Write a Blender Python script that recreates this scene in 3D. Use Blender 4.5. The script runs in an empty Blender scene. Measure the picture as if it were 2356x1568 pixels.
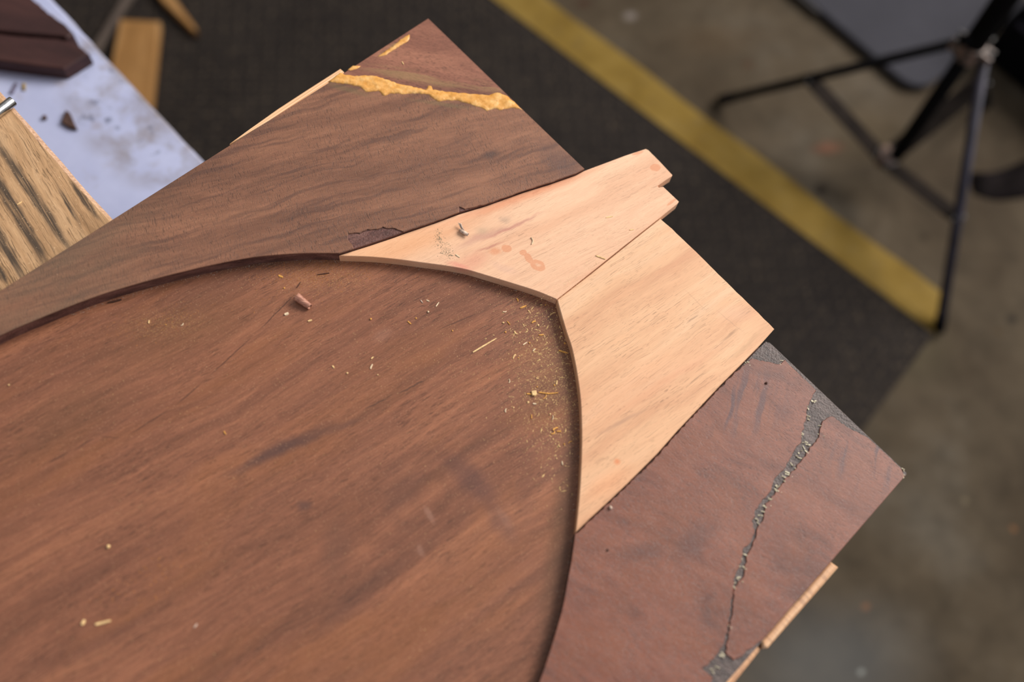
import bpy, bmesh, math, random
from mathutils import Vector, Matrix, noise as mnoise
from mathutils.geometry import delaunay_2d_cdt
random.seed(7)
scene = bpy.context.scene
C = scene.collection
PI = math.pi

# ------------------------------------------------------------------ camera
W, H = 2356, 1568
FMM = 32.0
F = W * FMM / 36.0                       # focal length in pixels
NADIR = (960.0, 1665.0)                  # where straight-down lies on the picture
CAM_Z = 1.35


def cam_ray(p):
    return Vector((p[0] - W / 2, -(p[1] - H / 2), -F)).normalized()


_up = -cam_ray(NADIR)
_fw = Vector((0, 0, -1))
_Y = (_fw - _fw.dot(_up) * _up).normalized()
_X = _Y.cross(_up)
ROT = Matrix((_X, _Y, _up))              # camera axes -> world axes


def P(px, py, z=0.0):
    """picture pixel -> point on the horizontal plane of height z"""
    r = ROT @ cam_ray((px, py))
    t = (z - CAM_Z) / r.z
    return Vector((r.x * t, r.y * t, z))


def proj(v):
    c = ROT.transposed() @ (Vector(v) - Vector((0, 0, CAM_Z)))
    return (W / 2 + F * c.x / -c.z, H / 2 - F * c.y / -c.z, -c.z)


cam = bpy.data.cameras.new('camera')
cam.lens = FMM
cam.sensor_width = 36.0
cam.clip_start = 0.02
cam.clip_end = 60
cam.dof.use_dof = True
camo = bpy.data.objects.new('camera', cam)
C.objects.link(camo)
camo.matrix_world = Matrix.Translation((0, 0, CAM_Z)) @ ROT.to_4x4()
scene.camera = camo
cam.dof.focus_distance = proj(P(1080, 520, 0.778))[2]
cam.dof.aperture_fstop = 2.2

# ------------------------------------------------------------------ light
world = bpy.data.worlds.new('world')
scene.world = world
world.use_nodes = True
bg = world.node_tree.nodes['Background']
bg.inputs[0].default_value = (0.90, 0.93, 1.0, 1)
bg.inputs[1].default_value = 0.50

# daylight through the workshop's wide open doorway, beyond the stand
la = bpy.data.lights.new('doorway_daylight', 'AREA')
la.shape = 'RECTANGLE'
la.size = 3.2
la.size_y = 2.4
la.energy = 455
la.color = (1.0, 0.965, 0.92)
lo = bpy.data.objects.new('doorway_daylight', la)
C.objects.link(lo)
lo.location = (2.9, 3.3, 3.7)
lo.rotation_euler = (Vector((0.05, 0.3, 0.78)) - lo.location).to_track_quat('-Z', 'Y').to_euler()

vs = scene.view_settings
vs.view_transform = 'Standard'
vs.look = 'None'
vs.gamma = 1.0
vs.exposure = 0.0
vs.use_curve_mapping = False


# ------------------------------------------------------------------ helpers
def lin(c):
    def f(u):
        u /= 255.0
        return u / 12.92 if u <= 0.04045 else ((u + 0.055) / 1.055) ** 2.4
    return (f(c[0]), f(c[1]), f(c[2]), 1.0)


def obj(name, me, mat=None, parent=None, smooth=False):
    o = bpy.data.objects.new(name, me)
    C.objects.link(o)
    if mat:
        for m in (mat if isinstance(mat, (list, tuple)) else [mat]):
            me.materials.append(m)
    if parent:
        o.parent = parent
        o.matrix_parent_inverse = parent.matrix_basis.inverted()
    if smooth:
        for p in me.polygons:
            p.use_smooth = True
    return o


def tag(o, label=None, cat=None, group=None, kind=None):
    if label:
        o['label'] = label
    if cat:
        o['category'] = cat
    if group:
        o['group'] = group
    if kind:
        o['kind'] = kind
    return o


def thing(name, loc, label, cat, group=None):
    o = bpy.data.objects.new(name, None)
    o.empty_display_size = 0.05
    o.location = loc
    C.objects.link(o)
    return tag(o, label, cat, group)


def bm_mesh(bm, name):
    bmesh.ops.recalc_face_normals(bm, faces=bm.faces)
    me = bpy.data.meshes.new(name)
    bm.to_mesh(me)
    bm.free()
    return me


def area2(p):
    return sum(p[i][0] * p[(i + 1) % len(p)][1] - p[(i + 1) % len(p)][0] * p[i][1] for i in range(len(p)))


def prism_bm(bm, pts, ztop, zbot, bev=0.0004):
    """pts: world xy outline; softened top edge"""
    pts = [Vector((p[0], p[1])) for p in pts]
    q = [pts[0]]
    for p in pts[1:]:
        if (p - q[-1]).length > 2e-5:
            q.append(p)
    if (q[0] - q[-1]).length < 2e-5:
        q.pop()
    pts = q
    if area2(pts) < 0:
        pts.reverse()
    n = len(pts)
    ins = []
    for i in range(n):
        a, b, c = pts[i - 1], pts[i], pts[(i + 1) % n]
        d1 = (b - a).normalized()
        d2 = (c - b).normalized()
        n1 = Vector((-d1.y, d1.x))
        n2 = Vector((-d2.y, d2.x))
        m = n1 + n2
        m = m.normalized() if m.length > 1e-6 else n1
        k = bev / max(0.45, m.dot(n1))
        ins.append(b + m * k)
    mid = [bm.verts.new((p.x, p.y, ztop - bev)) for p in pts]
    bot = [bm.verts.new((p.x, p.y, zbot)) for p in pts]
    top = [bm.verts.new((p.x, p.y, ztop)) for p in ins]
    fill_cap(bm, ins, top, ztop)
    fill_cap(bm, pts, bot, zbot)
    for i in range(n):
        j = (i + 1) % n
        bm.faces.new((mid[i], mid[j], top[j], top[i]))
        bm.faces.new((bot[i], bot[j], mid[j], mid[i]))


def fill_cap(bm, pts, verts, z):
    """triangulate a concave outline"""
    n = len(pts)
    vv, ee, ff, ov, oe, of = delaunay_2d_cdt(pts, [(i, (i + 1) % n) for i in range(n)], [], 0, 1e-7)
    use = [verts[o[0]] if o else bm.verts.new((v.x, v.y, z)) for v, o in zip(vv, ov)]
    for f in ff:
        c = (vv[f[0]] + vv[f[1]] + vv[f[2]]) / 3
        ins_ = False
        for i in range(n):
            a, b = pts[i], pts[i - 1]
            if (a.y > c.y) != (b.y > c.y) and c.x < (b.x - a.x) * (c.y - a.y) / (b.y - a.y) + a.x:
                ins_ = not ins_
        if ins_:
            try:
                bm.faces.new([use[i] for i in f])
            except ValueError:
                pass


def prism(name, pts, ztop, zbot, mat, parent=None, bev=0.0004):
    bm = bmesh.new()
    prism_bm(bm, pts, ztop, zbot, bev)
    return obj(name, bm_mesh(bm, name), mat, parent)


def px(pts, z):
    return [P(a, b, z) for a, b in pts]


def crom(pts, k=6):
    out = []
    n = len(pts)
    for i in range(n - 1):
        p0 = Vector(pts[max(i - 1, 0)]); p1 = Vector(pts[i]); p2 = Vector(pts[i + 1]); p3 = Vector(pts[min(i + 2, n - 1)])
        for s in range(k):
            t = s / k
            out.append(tuple(0.5 * ((2 * p1) + (p2 - p0) * t + (2 * p0 - 5 * p1 + 4 * p2 - p3) * t * t + (3 * p1 - p0 - 3 * p2 + p3) * t ** 3)))
    out.append(tuple(pts[-1]))
    return out


def jag(pts, amp=1.6, step=5.0, seed=1):
    """torn edge: subdivide a pixel polyline and jitter it"""
    r = random.Random(seed)
    out = []
    for a, b in zip(pts[:-1], pts[1:]):
        a = Vector(a); b = Vector(b)
        n = max(1, int((b - a).length / step))
        d = (b - a).normalized()
        m = Vector((-d.y, d.x))
        for i in range(n):
            w = amp if (i or out) else 0
            out.append(tuple(a.lerp(b, i / n) + m * r.uniform(-w, w)))
    out.append(tuple(pts[-1]))
    return out


def tube_bm(bm, a, b, r1, r2=None, seg=16, cap=True):
    a = Vector(a); b = Vector(b)
    r2 = r1 if r2 is None else r2
    d = (b - a).normalized()
    u = d.orthogonal().normalized()
    v = d.cross(u)
    ra = []; rb = []
    for i in range(seg):
        t = 2 * PI * i / seg
        w = u * math.cos(t) + v * math.sin(t)
        ra.append(bm.verts.new(a + w * r1))
        rb.append(bm.verts.new(b + w * r2))
    for i in range(seg):
        j = (i + 1) % seg
        bm.faces.new((ra[i], ra[j], rb[j], rb[i]))
    if cap:
        bm.faces.new(list(reversed(ra)))
        bm.faces.new(rb)


def bar_bm(bm, a, b, w, t, side):
    """flat bar from a to b; side = direction of its width"""
    a = Vector(a); b = Vector(b)
    d = (b - a).normalized()
    s = (side - side.dot(d) * d).normalized()
    n = d.cross(s)
    vs_ = []
    for e in (a, b):
        vs_.append([bm.verts.new(e + s * w / 2 * i + n * t / 2 * j) for i, j in ((-1, -1), (1, -1), (1, 1), (-1, 1))])
    p, q = vs_
    for i in range(4):
        j = (i + 1) % 4
        bm.faces.new((p[i], p[j], q[j], q[i]))
    bm.faces.new(list(reversed(p)))
    bm.faces.new(q)


def px_dir(p, q, z):
    d = P(q[0], q[1], z) - P(p[0], p[1], z)
    return math.atan2(d.y, d.x)


# ------------------------------------------------------------------ material node kit
class NT:
    def __init__(self, name):
        self.m = bpy.data.materials.new(name)
        self.m.use_nodes = True
        self.t = self.m.node_tree
        self.b = self.t.nodes['Principled BSDF']
        self.co = self.t.nodes.new('ShaderNodeTexCoord').outputs['Object']

    def n(self, ty):
        return self.t.nodes.new(ty)

    def put(self, sock, v):
        if isinstance(v, bpy.types.NodeSocket):
            self.t.links.new(v, sock)
        elif v is not None:
            sock.default_value = v

    def frame(self, ang=0.0, sc=(1, 1, 1), org=(0, 0, 0), src=None):
        """coordinates about org, turned so that X runs along ang, then scaled"""
        a = self.n('ShaderNodeVectorMath'); a.operation = 'SUBTRACT'
        self.put(a.inputs[0], src or self.co); a.inputs[1].default_value = (org[0], org[1], org[2] if len(org) > 2 else 0)
        r = self.n('ShaderNodeVectorRotate'); r.rotation_type = 'Z_AXIS'
        self.put(r.inputs['Vector'], a.outputs[0]); r.inputs['Angle'].default_value = -ang
        s = self.n('ShaderNodeVectorMath'); s.operation = 'MULTIPLY'
        self.put(s.inputs[0], r.outputs[0]); s.inputs[1].default_value = sc
        return s.outputs[0]

    def noise(self, vec, scale=1.0, detail=3.0, rough=0.55, dist=0.0, color=False):
        x = self.n('ShaderNodeTexNoise')
        self.put(x.inputs['Vector'], vec); x.inputs['Scale'].default_value = scale
        x.inputs['Detail'].default_value = detail; x.inputs['Roughness'].default_value = rough
        x.inputs['Distortion'].default_value = dist
        return x.outputs['Color' if color else 'Fac']

    def ramp(self, fac, stops, interp='LINEAR'):
        r = self.n('ShaderNodeValToRGB')
        r.color_ramp.interpolation = interp
        e = r.color_ramp.elements
        while len(e) < len(stops):
            e.new(0.5)
        for i, (p, c) in enumerate(stops):
            e[i].position = p
            e[i].color = c if isinstance(c, tuple) else (c, c, c, 1)
        self.put(r.inputs[0], fac)
        return r.outputs[0]

    def math(self, op, a, b=None, clamp=False):
        x = self.n('ShaderNodeMath'); x.operation = op; x.use_clamp = clamp
        self.put(x.inputs[0], a)
        if b is not None:
            self.put(x.inputs[1], b)
        return x.outputs[0]

    def mix(self, fac, a, b, blend='MIX'):
        x = self.n('ShaderNodeMix'); x.data_type = 'RGBA'; x.blend_type = blend; x.clamp_factor = True
        self.put(x.inputs[0], fac); self.put(x.inputs[6], a); self.put(x.inputs[7], b)
        return x.outputs[2]

    def warp(self, vec, amount, scale, detail=2.0):
        nz = self.noise(vec, scale, detail, color=True)
        a = self.n('ShaderNodeVectorMath'); a.operation = 'SUBTRACT'
        self.put(a.inputs[0], nz); a.inputs[1].default_value = (.5, .5, .5)
        b = self.n('ShaderNodeVectorMath'); b.operation = 'SCALE'
        self.put(b.inputs[0], a.outputs[0]); b.inputs['Scale'].default_value = amount
        c = self.n('ShaderNodeVectorMath'); c.operation = 'ADD'
        self.put(c.inputs[0], vec); self.put(c.inputs[1], b.outputs[0])
        return c.outputs[0]

    def blob(self, c, rx, ry, ang=0.0, soft=0.5, wob=0.0, wsc=60.0):
        """soft ellipse (radii in metres) about a point of the surface: 1 inside, 0 outside"""
        src = self.warp(self.co, wob, wsc) if wob else self.co
        f = self.frame(ang, (1 / rx, 1 / ry, 0), (c[0], c[1], 0), src)
        l = self.n('ShaderNodeVectorMath'); l.operation = 'LENGTH'
        self.put(l.inputs[0], f)
        return self.ramp(l.outputs['Value'], [(max(0.0, 1 - soft), 1.0), (1.0, 0.0)], 'EASE')

    def stroke(self, a, b, w, wob=0.0, wsc=80.0, soft=0.6):
        """thin straight mark from a to b of half-width w"""
        c = (a + b) / 2
        d = b - a
        return self.blob(c, max(d.length / 2, w), w, math.atan2(d.y, d.x), soft, wob, wsc)

    def maxi(self, *s):
        o = s[0]
        for q in s[1:]:
            o = self.math('MAXIMUM', o, q)
        return o

    def done(self, col, rough=0.5, bump=None, bstr=0.3, bdist=0.001, spec=0.5, metal=0.0):
        self.put(self.b.inputs['Base Color'], col)
        self.put(self.b.inputs['Roughness'], rough)
        self.b.inputs['Specular IOR Level'].default_value = spec
        self.b.inputs['Metallic'].default_value = metal
        if bump is not None:
            x = self.n('ShaderNodeBump')
            x.inputs['Strength'].default_value = bstr
            x.inputs['Distance'].default_value = bdist
            self.put(x.inputs['Height'], bump)
            self.t.links.new(x.outputs[0], self.b.inputs['Normal'])
        return self.m


def plain(name, c, rough=0.5, spec=0.5, metal=0.0, var=0.12, sc=60.0, bstr=0.0):
    k = NT(name)
    nz = k.noise(k.co, sc, 4)
    d = tuple(max(0, v * (1 - var)) for v in c)
    l = tuple(min(255, v * (1 + var)) for v in c)
    col = k.ramp(nz, [(0.3, lin(d)), (0.7, lin(l))])
    return k.done(col, rough, nz if bstr else None, bstr, 0.001, spec, metal)


def wood(k, ang, dark, mid, light, fig=(4, 45), warp=(0.012, 14), pore=(130, 1500), pore_ang=None, pore_amt=0.45, pore_t=0.60, fine_amt=0.35):
    """returns (colour, pore mask); k is the node kit"""
    g = k.frame(ang)
    gw = k.warp(g, warp[0], warp[1])
    def sc(v, s):
        m = k.n('ShaderNodeVectorMath'); m.operation = 'MULTIPLY'
        k.put(m.inputs[0], v); m.inputs[1].default_value = (s[0], s[1], s[1])
        return m.outputs[0]
    f = k.noise(sc(gw, fig), 1.0, 5, 0.6, 0.4)
    col = k.ramp(f, [(0.30, lin(dark)), (0.50, lin(mid)), (0.70, lin(light))])
    f2 = k.noise(sc(gw, (fig[0] * 6, fig[1] * 7)), 1.0, 3, 0.6)
    col = k.mix(fine_amt, col, k.ramp(f2, [(0.3, 0.62), (0.7, 1.25)]), 'MULTIPLY')
    f3 = k.noise(sc(gw, (fig[0] * 12 + 10, 1700)), 1.0, 2, 0.6)
    col = k.mix(fine_amt, col, k.ramp(f3, [(0.3, 0.72), (0.7, 1.2)]), 'MULTIPLY')
    pg = k.frame(pore_ang) if pore_ang is not None else g
    pw = k.warp(pg, 0.003, 60)
    pn = k.noise(sc(pw, pore), 1.0, 2, 0.5)
    pm = k.ramp(pn, [(pore_t, 0.0), (pore_t + 0.09, 1.0)])
    # pores come in patches
    pt = k.ramp(k.noise(k.co, 28, 2), [(0.35, 0.35), (0.6, 1.0)])
    pm = k.math('MULTIPLY', pm, pt)
    col = k.mix(k.math('MULTIPLY', pm, pore_amt), col, lin(tuple(v * 0.42 for v in dark)))
    return col, pm


def dusty(k, col, amt=0.5, c=(205, 165, 125), t=0.66, scale=1500):
    d = k.ramp(k.noise(k.co, scale, 1.5), [(t, 0.0), (t + 0.05, 1.0)])
    d = k.math('MULTIPLY', d, amt)
    return k.mix(d, col, lin(c))


# heights (metres)
Z_BASE0, Z_BASE = 0.7600, 0.7690         # recessed base board
Z_U = 0.7800                             # old veneered board (upper)
Z_1, Z_2 = 0.7772, 0.7767                # two new pale boards
Z_R = 0.7765                             # old veneered board (lower)
VEN = 0.0008
Z_PLANK0 = 0.72
Z_WHITE = 0.57

# ------------------------------------------------------------------ materials: the panel
G_U = px_dir((600, 420), (1000, 300), Z_U)
k = NT('old_veneer')
col, pm = wood(k, px_dir((560, 400), (1000, 290), Z_U), (112, 76, 59), (132, 90, 69), (150, 104, 79), fig=(7, 62), warp=(0.016, 16),
               pore=(230, 2100), pore_ang=px_dir((900, 300), (940, 400), Z_U), pore_amt=0.55, pore_t=0.55)
st = k.noise(k.frame(px_dir((600, 380), (1000, 260), Z_U), (12, 170, 1), src=k.warp(k.co, 0.014, 22)), 1.0, 2.5, 0.5)
col = k.mix(k.math('MULTIPLY', k.ramp(st, [(0.54, 0.0), (0.66, 1.0)]), 0.5), col, lin((76, 54, 48)))
kn = k.blob(P(1130, 355, Z_U), 0.011, 0.006, px_dir((1130, 355), (1200, 330), Z_U), 0.9, 0.004, 90)
col = k.mix(k.math('MULTIPLY', kn, 0.7), col, lin((70, 54, 50)))
col = k.mix(k.math('MULTIPLY', k.blob(P(1290, 372, Z_U), 0.040, 0.016, px_dir((1240, 300), (1330, 385), Z_U), 0.9, 0.01, 50), 0.45), col, lin((86, 66, 62)))
gy = k.ramp(k.noise(k.frame(px_dir((0, 740), (350, 560), Z_U), (10, 30, 1)), 1, 3), [(0.4, 0.0), (0.65, 1.0)])
gm = k.blob(P(60, 680, Z_U), 0.16, 0.07, px_dir((0, 720), (300, 530), Z_U), 0.9)
col = k.mix(k.math('MULTIPLY', k.math('MULTIPLY', gm, gy), 0.55), col, lin((104, 88, 70)))  # grey sheen at the left end painted into the veneer colour
gl = k.maxi(k.blob(P(800, 205, Z_U), 0.030, 0.004, px_dir((760, 192), (840, 215), Z_U), 0.9, 0.003, 120),
            k.blob(P(1020, 240, Z_U), 0.040, 0.003, px_dir((930, 222), (1100, 247), Z_U), 0.9, 0.003, 120))
col = k.mix(k.math('MULTIPLY', gl, 0.45), col, lin((112, 96, 66)))
col = dusty(k, col, 0.35)
M_UPPER = k.done(col, 0.52, k.math('MULTIPLY', pm, -1.0), 0.35, 0.0004, 0.35)

k = NT('corner_veneer')
col, pm = wood(k, px_dir((950, 130), (1110, 160), Z_U), (104, 66, 54), (136, 88, 70), (156, 104, 82), fig=(8, 50), warp=(0.012, 30),
               pore=(330, 1900), pore_amt=0.6, pore_t=0.54)
wash = k.noise(k.frame(px_dir((900, 170), (1120, 205), Z_U), (16, 210, 1), src=k.warp(k.co, 0.005, 60)), 1.0, 3)
wm = k.maxi(k.blob(P(970, 178, Z_U), 0.062, 0.0085, px_dir((880, 165), (1110, 205), Z_U), 0.7),
            k.blob(P(1090, 195, Z_U), 0.036, 0.0075, px_dir((1000, 180), (1160, 210), Z_U), 0.7),
            k.blob(P(905, 110, Z_U), 0.018, 0.0042, px_dir((870, 130), (945, 85), Z_U), 0.6, 0.003, 120))
wm = k.math('MULTIPLY', wm, k.ramp(wash, [(0.45, 0.0), (0.57, 1.0)]))
col = k.mix(k.math('MULTIPLY', wm, 0.5), col, lin((152, 124, 82)))
col = dusty(k, col, 0.25)
M_CORNER = k.done(col, 0.5, k.math('MULTIPLY', pm, -1.0), 0.3, 0.0004, 0.4)

k = NT('recessed_board_wood')
ga = px_dir((500, 1000), (1000, 720), Z_BASE)
col, pm = wood(k, ga, (112, 71, 52), (134, 85, 62), (152, 98, 70), fig=(2.6, 48), warp=(0.022, 7),
               pore=(95, 2000), pore_amt=0.6, pore_t=0.555, fine_amt=0.5)
og = k.ramp(k.noise(k.frame(ga, (7, 26, 1)), 1.0, 4, 0.6, 0.4), [(0.5, 0.0), (0.68, 1.0)])
col = k.mix(k.math('MULTIPLY', og, 0.38), col, lin((146, 91, 54)))
for (c, rx, ry, a, amt, dk) in (
        ((640, 1035), 0.050, 0.0075, (560, 1075, 720, 1000), 0.75, (72, 52, 50)),
        ((760, 990), 0.030, 0.004, (700, 1010, 820, 960), 0.35, (72, 52, 50)),
        ((1085, 1105), 0.036, 0.012, (1030, 1070, 1150, 1190), 0.5, (82, 55, 52)),
        ((930, 1130), 0.022, 0.015, (900, 1150, 980, 1100), 0.42, (90, 58, 46)),
        ((1155, 1205), 0.020, 0.010, (1120, 1180, 1180, 1260), 0.35, (86, 62, 60)),
        ((775, 1250), 0.014, 0.034, (740, 1250, 820, 1260), 0.35, (92, 62, 50)),
        ((880, 1320), 0.050, 0.007, (820, 1360, 950, 1280), 0.35, (88, 58, 46)),
        ((810, 1390), 0.050, 0.008, (740, 1450, 880, 1330), 0.3, (88, 58, 48)),
        ((700, 1165), 0.008, 0.005, (690, 1165, 720, 1165), 0.6, (78, 56, 52)),
        ((160, 960), 0.060, 0.030, (100, 1000, 300, 900), 0.35, (96, 66, 44)),
        ((420, 760), 0.080, 0.030, (300, 800, 560, 700), 0.3, (110, 74, 44)),
        ((240, 1300), 0.075, 0.014, (120, 1360, 380, 1230), 0.3, (96, 60, 46)),
        ((190, 1490), 0.085, 0.010, (60, 1540, 330, 1440), 0.35, (92, 58, 46)),
        ((1210, 1130), 0.010, 0.030, (1200, 1130, 1230, 1135), 0.25, (96, 62, 52)),
        ((1270, 850), 0.030, 0.055, (1240, 850, 1300, 860), 0.3, (96, 64, 42)),  # this and the next: shade along the right rim painted into the wood
        ((1295, 1200), 0.013, 0.12, (1280, 1200, 1310, 1205), 0.5, (86, 60, 38))):
    b = k.blob(P(c[0], c[1], Z_BASE), rx, ry, px_dir(a[:2], a[2:], Z_BASE), 0.85, 0.008, 45)
    col = k.mix(k.math('MULTIPLY', b, amt), col, lin(dk))
# the knot's ring
kr = k.frame(px_dir((900, 1200), (1050, 1100), Z_BASE), (1.0, 1.5, 0), P(965, 1150, Z_BASE), k.warp(k.co, 0.010, 30))
kl = k.n('ShaderNodeVectorMath'); kl.operation = 'LENGTH'; k.put(kl.inputs[0], kr)
ring = k.ramp(kl.outputs['Value'], [(0.0, 0.25), (0.014, 0.1), (0.021, 0.9), (0.026, 0.2), (0.036, 0.55), (0.048, 0.0)], 'EASE')
col = k.mix(k.math('MULTIPLY', ring, 0.32), col, lin((86, 54, 42)))
for (c, rx, ry, a, amt) in (((988, 1182), 0.009, 0.0028, (975, 1160, 1002, 1205), 0.3), ((968, 1265), 0.006, 0.0032, (962, 1250, 975, 1285), 0.25),
                            ((1160, 1190), 0.012, 0.004, (1140, 1170, 1170, 1215), 0.12), ((880, 770), 0.010, 0.006, (870, 780, 900, 760), 0.15)):
    b = k.blob(P(c[0], c[1], Z_BASE), rx, ry, px_dir(a[:2], a[2:], Z_BASE), 0.7, 0.003, 120)
    col = k.mix(k.math('MULTIPLY', b, amt), col, lin((176, 132, 112)))
# veneer joint and hairline splits
def pxs(k, pts, w, z, wob, amt, c, col):
    m = None
    for p, q in zip(pts[:-1], pts[1:]):
        s = k.stroke(P(p[0], p[1], z), P(q[0], q[1], z), w, wob, 130, 0.5)
        m = s if m is None else k.math('MAXIMUM', m, s)
    return k.mix(k.math('MULTIPLY', m, amt), col, lin(c))
col = pxs(k, [(285, 1007), (400, 935), (470, 875), (590, 765), (690, 665)], 0.0005, Z_BASE, 0.0012, 0.75, (60, 38, 30), col)
col = pxs(k, [(225, 1003), (283, 1007)], 0.0005, Z_BASE, 0.001, 0.5, (70, 44, 34), col)
col = pxs(k, [(105, 1066), (160, 1040), (225, 1003)], 0.0007, Z_BASE, 0.002, 0.6, (60, 40, 32), col)
col = pxs(k, [(830, 945), (900, 912), (990, 868)], 0.0007, Z_BASE, 0.003, 0.6, (62, 44, 36), col)
col = pxs(k, [(1000, 762), (1110, 715)], 0.0006, Z_BASE, 0.002, 0.6, (66, 42, 32), col)
col = pxs(k, [(1075, 818), (1120, 792)], 0.0006, Z_BASE, 0.001, 0.7, (56, 40, 34), col)
dz = k.noise(k.co, 22, 3)
dm = k.maxi(k.blob(P(1260, 860, Z_BASE), 0.035, 0.075, px_dir((1260, 860), (1310, 850), Z_BASE), 0.8),
            k.blob(P(740, 640, Z_BASE), 0.05, 0.02, 0.2, 0.8), k.blob(P(380, 745, Z_BASE), 0.04, 0.016, 0.3, 0.8))
dd = k.ramp(k.noise(k.co, 1300, 2), [(0.56, 0.0), (0.66, 1.0)])
col = k.mix(k.math('MULTIPLY', k.math('MULTIPLY', dd, dm), 0.4), col, lin((190, 148, 92)))
col = dusty(k, col, 0.45, (204, 156, 120), 0.66, 1500)
rg = k.ramp(k.noise(k.co, 18, 3), [(0.3, 0.40), (0.7, 0.50)])
M_BASE = k.done(col, rg, k.math('MULTIPLY', pm, -1.0), 0.22, 0.0003, 0.42)

k = NT('reddish_old_veneer')
col, pm = wood(k, px_dir((1700, 1000), (1800, 1060), Z_R), (98, 60, 48), (123, 74, 57), (139, 87, 68), fig=(16, 60), warp=(0.02, 18),
               pore=(330, 2000), pore_ang=px_dir((1750, 1000), (1800, 1035), Z_R), pore_amt=0.5, pore_t=0.55)
mo = k.ramp(k.noise(k.co, 34, 4, 0.6, 0.5), [(0.45, 0.0), (0.65, 1.0)])
col = k.mix(k.math('MULTIPLY', mo, 0.40), col, lin((130, 76, 50)))
st = k.noise(k.frame(px_dir((1700, 1050), (1735, 900), Z_R), (14, 150, 1), src=k.warp(k.co, 0.006, 40)), 1.0, 2)
sm = k.maxi(k.blob(P(1690, 920, Z_R), 0.05, 0.035, 0.3, 0.8), k.blob(P(2000, 1060, Z_R), 0.04, 0.03, 0.3, 0.8))
col = k.mix(k.math('MULTIPLY', k.math('MULTIPLY', k.ramp(st, [(0.5, 0.0), (0.6, 1.0)]), sm), 0.75), col, lin((76, 58, 62)))
pt = k.maxi(k.blob(P(1600, 1240, Z_R), 0.028, 0.012, px_dir((1560, 1280), (1650, 1190), Z_R), 0.9, 0.01, 60),
            k.blob(P(1480, 1270, Z_R), 0.024, 0.010, px_dir((1440, 1270), (1540, 1260), Z_R), 0.9, 0.01, 60),
            k.blob(P(1840, 1360, Z_R), 0.018, 0.010, 0.4, 0.9, 0.01, 60))
col = k.mix(k.math('MULTIPLY', pt, 0.5), col, lin((74, 50, 46)))
col = dusty(k, col, 0.25, (190, 150, 140))
M_RIGHT = k.done(col, 0.46, k.math('ADD', k.math('MULTIPLY', pm, -1.0), k.math('MULTIPLY', k.noise(k.co, 260, 3), 0.12)), 0.3, 0.0005, 0.5)

k = NT('bare_core_wood')
col, pm = wood(k, px_dir((1750, 1000), (1800, 1035), Z_R), (58, 46, 42), (84, 68, 62), (108, 90, 84), fig=(60, 260), warp=(0.004, 60),
               pore=(300, 2200), pore_amt=0.5, pore_t=0.55)
M_CORE = k.done(col, 0.5, k.noise(k.co, 700, 4), 0.7, 0.0012, 0.6)

k = NT('upper_core_wood')
col, pm = wood(k, px_dir((820, 560), (920, 530), Z_U), (70, 44, 40), (104, 68, 60), (128, 90, 80), fig=(40, 200), warp=(0.004, 60),
               pore=(300, 2000), pore_amt=0.5, pore_t=0.55)
M_UCORE = k.done(col, 0.55, k.noise(k.co, 700, 4), 0.6, 0.001, 0.4)

k = NT('new_board_wood')
g1 = px_dir((1000, 640), (1480, 400), Z_1)
col, pm = wood(k, g1, (204, 146, 112), (221, 172, 138), (232, 188, 154), fig=(3, 34), warp=(0.02, 12),
               pore=(40, 2600), pore_amt=0.34, pore_t=0.575, fine_amt=0.16)
en = k.blob(P(900, 565, Z_1), 0.09, 0.022, px_dir((800, 590), (1100, 500), Z_1), 0.9)
col = k.mix(k.math('MULTIPLY', en, 0.45), col, lin((228, 160, 106)))
en = k.blob(P(1200, 452, Z_1), 0.09, 0.006, px_dir((1000, 520), (1340, 398), Z_1), 0.9, 0.004, 60)
col = k.mix(k.math('MULTIPLY', en, 0.5), col, lin((214, 130, 88)))
for (c, rx, ry, a, amt, dk) in (
        ((1110, 545), 0.030, 0.005, (1050, 570, 1200, 510), 0.5, (170, 118, 108)),
        ((1180, 520), 0.034, 0.0022, (1100, 560, 1270, 480), 0.55, (166, 96, 92)),
        ((1130, 568), 0.016, 0.0016, (1090, 580, 1150, 560), 0.5, (158, 80, 78)),
        ((1090, 600), 0.016, 0.010, (1050, 610, 1130, 580), 0.32, (206, 122, 104)),
        ((1060, 610), 0.014, 0.0035, (1020, 600, 1090, 620), 0.4, (214, 110, 104)),
        ((1160, 505), 0.006, 0.005, (1140, 510, 1180, 500), 0.35, (140, 124, 112)),
        ((1110, 530), 0.008, 0.005, (1090, 535, 1130, 520), 0.35, (150, 132, 110)),
        ((1160, 617), 0.014, 0.005, (1120, 610, 1200, 640), 0.25, (186, 150, 140))):
    b = k.blob(P(c[0], c[1], Z_1), rx, ry, px_dir(a[:2], a[2:], Z_1), 0.95, 0.006, 70)
    col = k.mix(k.math('MULTIPLY', b, amt), col, lin(dk))
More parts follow.
